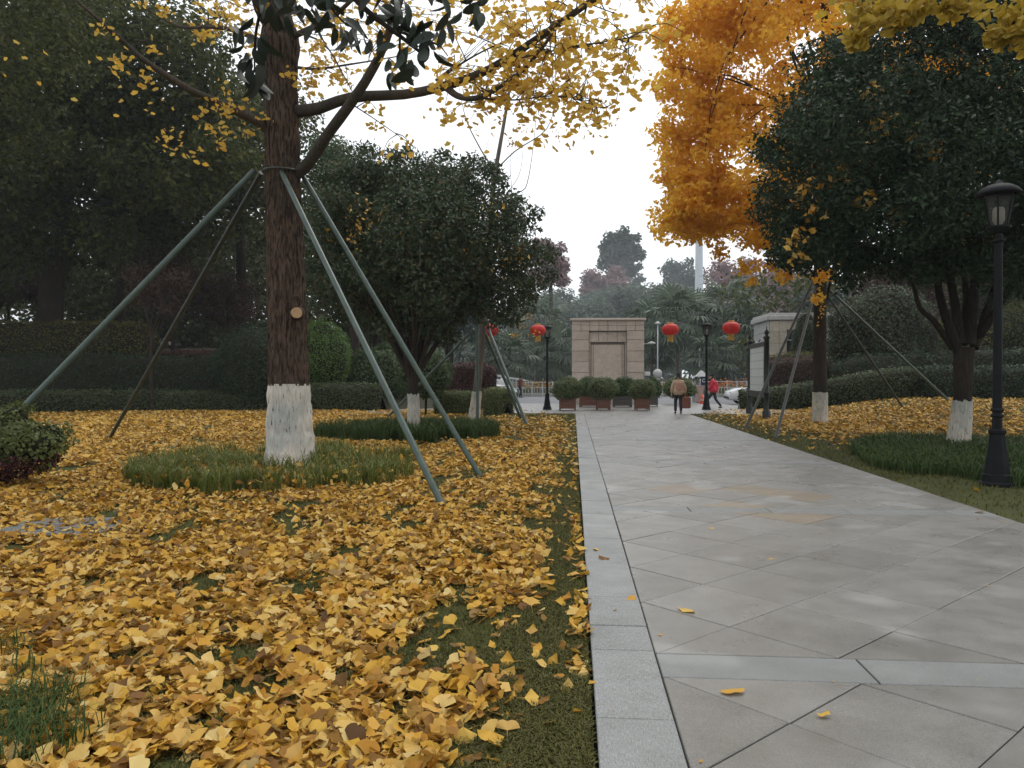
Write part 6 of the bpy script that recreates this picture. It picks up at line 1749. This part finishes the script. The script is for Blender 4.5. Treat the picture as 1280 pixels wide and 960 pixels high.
single = inview[:290]
rest = np.ones(len(pos), bool); rest[single] = False
gl_meshes = []
for tpl in FAN_NEAR:
    me = make_mesh('fallen_leaf', [tpl], True); me.materials.append(M['leaf_fallen_one']); gl_meshes.append(me)
GL = 'yellow ginkgo leaf lying among many others in the foreground lawn'
for q, i in enumerate(single):
    o = link('fallen_leaf', gl_meshes[q % 4], None, None, label=GL, category='leaf', group='fallen ginkgo leaves in the foreground lawn')
    m3 = Matrix([list(r_) for r_ in mats[i]]).to_4x4()
    o.matrix_world = Matrix.Translation(Vector(pos[i])) @ m3 @ Matrix.Scale(float(sz[i]), 4)
ri = np.where(rest)[0]
for k in range(4):
    s_ = ri[k::4]; parts.append(scatter(FAN_NEAR[k], pos[s_], mats[s_], sz[s_]))
for n_, yr, size, tpl, lift in [(34000, (6.2, 12.5), 0.070, FAN_MID, 0.042), (46000, (12.5, 21), 0.080, FAN_FAR, 0.032), (52000, (21, 33.5), 0.10, FAN_FAR, 0.04)]:
    xx, yy = leaf_field(n_, (wl0 if yr[1] < 22 else (lambda y: np.maximum(-0.80*y, -24.0)), 0.085), yr, cover_left)
    ok = xx < np.array([left_edge(v) for v in yy]) - 0.02
    p_, m_, s_ = place_leaves(xx[ok], yy[ok], size, None, lift)
    parts.append(scatter(tpl, p_, m_, s_))
def cover_right(x, y):
    c = np.exp(-(((x-9.6)/5.2)**2 + ((y-25.5)/6.5)**2)*0.9)*1.5
    c = np.minimum(c, 1)*sstep(0.2, 0.5, vnoise(np.stack([x*2, y*1.5, x*0+3], 1)) + 0.25)
    inbed = (x > 5.25 + np.clip(y-15.5, 0, 9)**1.4*0.42) & (y < 18.6)
    c = np.where(inbed, 0.01, c)
    c = np.maximum(c, 0.018)
    c *= 0.12 + 0.88*sstep(0.3, 2.4, x - 4.6 - 0.02*(y-20))
    return c
xx, yy = leaf_field(62000, (4.62, 22), (7, 35), cover_right)
ok = xx > np.array([right_edge(v) for v in yy]) + 0.02
p_, m_, s_ = place_leaves(xx[ok], yy[ok], 0.095, None, 0.035)
parts.append(scatter(FAN_FAR, p_, m_, s_))
link('leaf_litter', make_mesh('leaf_litter', parts), M['leaf_fallen'], kind='stuff', label='carpet of fallen yellow ginkgo leaves over both lawns', category='fallen leaves')
# leaves blown onto the paving, each by itself
for px, py, s, lb in [(912,861,0.085,'single bright yellow leaf on paving below the near stone band'),(963,697,0.075,'yellow leaf lying mid path on a diamond stone'),(887,660,0.07,'upright looking yellow leaf on the paving near the tan stones'),(1027,666,0.05,'tiny pale leaf right of centre on the paving'),
                    (853,765,0.09,'pale leaf on paving just above the near stone band'),(1026,892,0.045,'tiny brown leaf on the nearest right paving stone'),(741,686,0.065,'brownish leaf on the edge stones close to the lawn'),(758,697,0.075,'pale leaf on the edge stones by the joint'),
                    (795,749,0.07,'yellow leaf lying on the joint beside the edge stones'),(1228,640,0.09,'yellow leaf on the right rim of the path below lamp post')]:
    p = G(px, py, 0.006)
    o = link('fallen_leaf', gl_meshes[int(px) % 4], None, None, label=lb, category='leaf', group='stray leaves on the paving')
    o.location = p; o.rotation_euler = (rng.normal()*0.15, rng.normal()*0.15, rng.random()*6); o.scale = (s, s, s)
# leaves caught up in the grass ring
pc = disc_pts((gb[0], gb[1]-0.4), 2.3, 2.5, 900, 0.06); pc[:, 2] += 0.05 + 0.16*rng.random(len(pc))
lt = link('caught_leaves', make_mesh('caught_leaves', [scatter(FAN_MID, pc, frames(rand_dir(len(pc)) + [0, 0, 0.6], rng.random(len(pc))*6.28), 0.075*(0.7+0.5*rng.random(len(pc))))]), M['leaf_fallen'], kind='stuff', label='yellow leaves caught in the grass ring round the thick ginkgo', category='fallen leaves')
# bits of leaf and grit blown over the paving
n_ = 420
x_ = KX + (PX1-KX)*rng.random(n_); y_ = 2.6 + 26*rng.random(n_)
x_[:140] = PX0 + 0.5*rng.random(140)**2; x_[140:240] = PX1 - 0.45*rng.random(100)**2
pp_ = np.stack([x_, y_, np.full(n_, 0.006)], 1)
link('leaf_crumbs', make_mesh('leaf_crumbs', [scatter(FAN_FAR, pp_, frames(rand_dir(n_)*0.25 + [0,0,1], rng.random(n_)*6.28), 0.008 + 0.022*rng.random(n_)**3)]), M['leaf_fallen'], kind='stuff', label='tiny crumbs of dry leaf scattered over the paving', category='leaf litter')
# cover slabs under the leaves
sp = G(80, 656)
sl_ = thing('cover_slab', 'blue grey flat stone slab half buried under leaves on the left lawn', 'stone slab', (sp.x, sp.y, mz(sp)))
link('slab', make_mesh('slab', [bbox((0,0,0.0), (1.05,0.85,0.09), rz=0.15, b=0.015)]), M['slab_grey'], sl_)
link('lifting_ring', make_mesh('lifting_ring', tube([(0.3+0.04*math.cos(t), 0.04*math.sin(t), 0.052) for t in np.linspace(0, 2*PI, 14)], [0.008]*14, 5)), M['steel_dark'], sl_)

# ==================================================================== HAZE
hb = link('haze', make_mesh('haze', [box((0, 0, 23.0), (1300, 1300, 49.0))]), None, kind='stuff')
hm = bpy.data.materials.new('pale_haze'); hm.use_nodes = True
ht = hm.node_tree; ht.nodes.clear()
ho = ht.nodes.new('ShaderNodeOutputMaterial'); hv = ht.nodes.new('ShaderNodeVolumePrincipled')
hv.inputs['Color'].default_value = (0.86, 0.92, 0.96, 1)
hv.inputs['Density'].default_value = 0.00055
hv.inputs['Anisotropy'].default_value = 0.2
ht.links.new(hv.outputs[0], ho.inputs['Volume'])
hb.data.materials.append(hm)
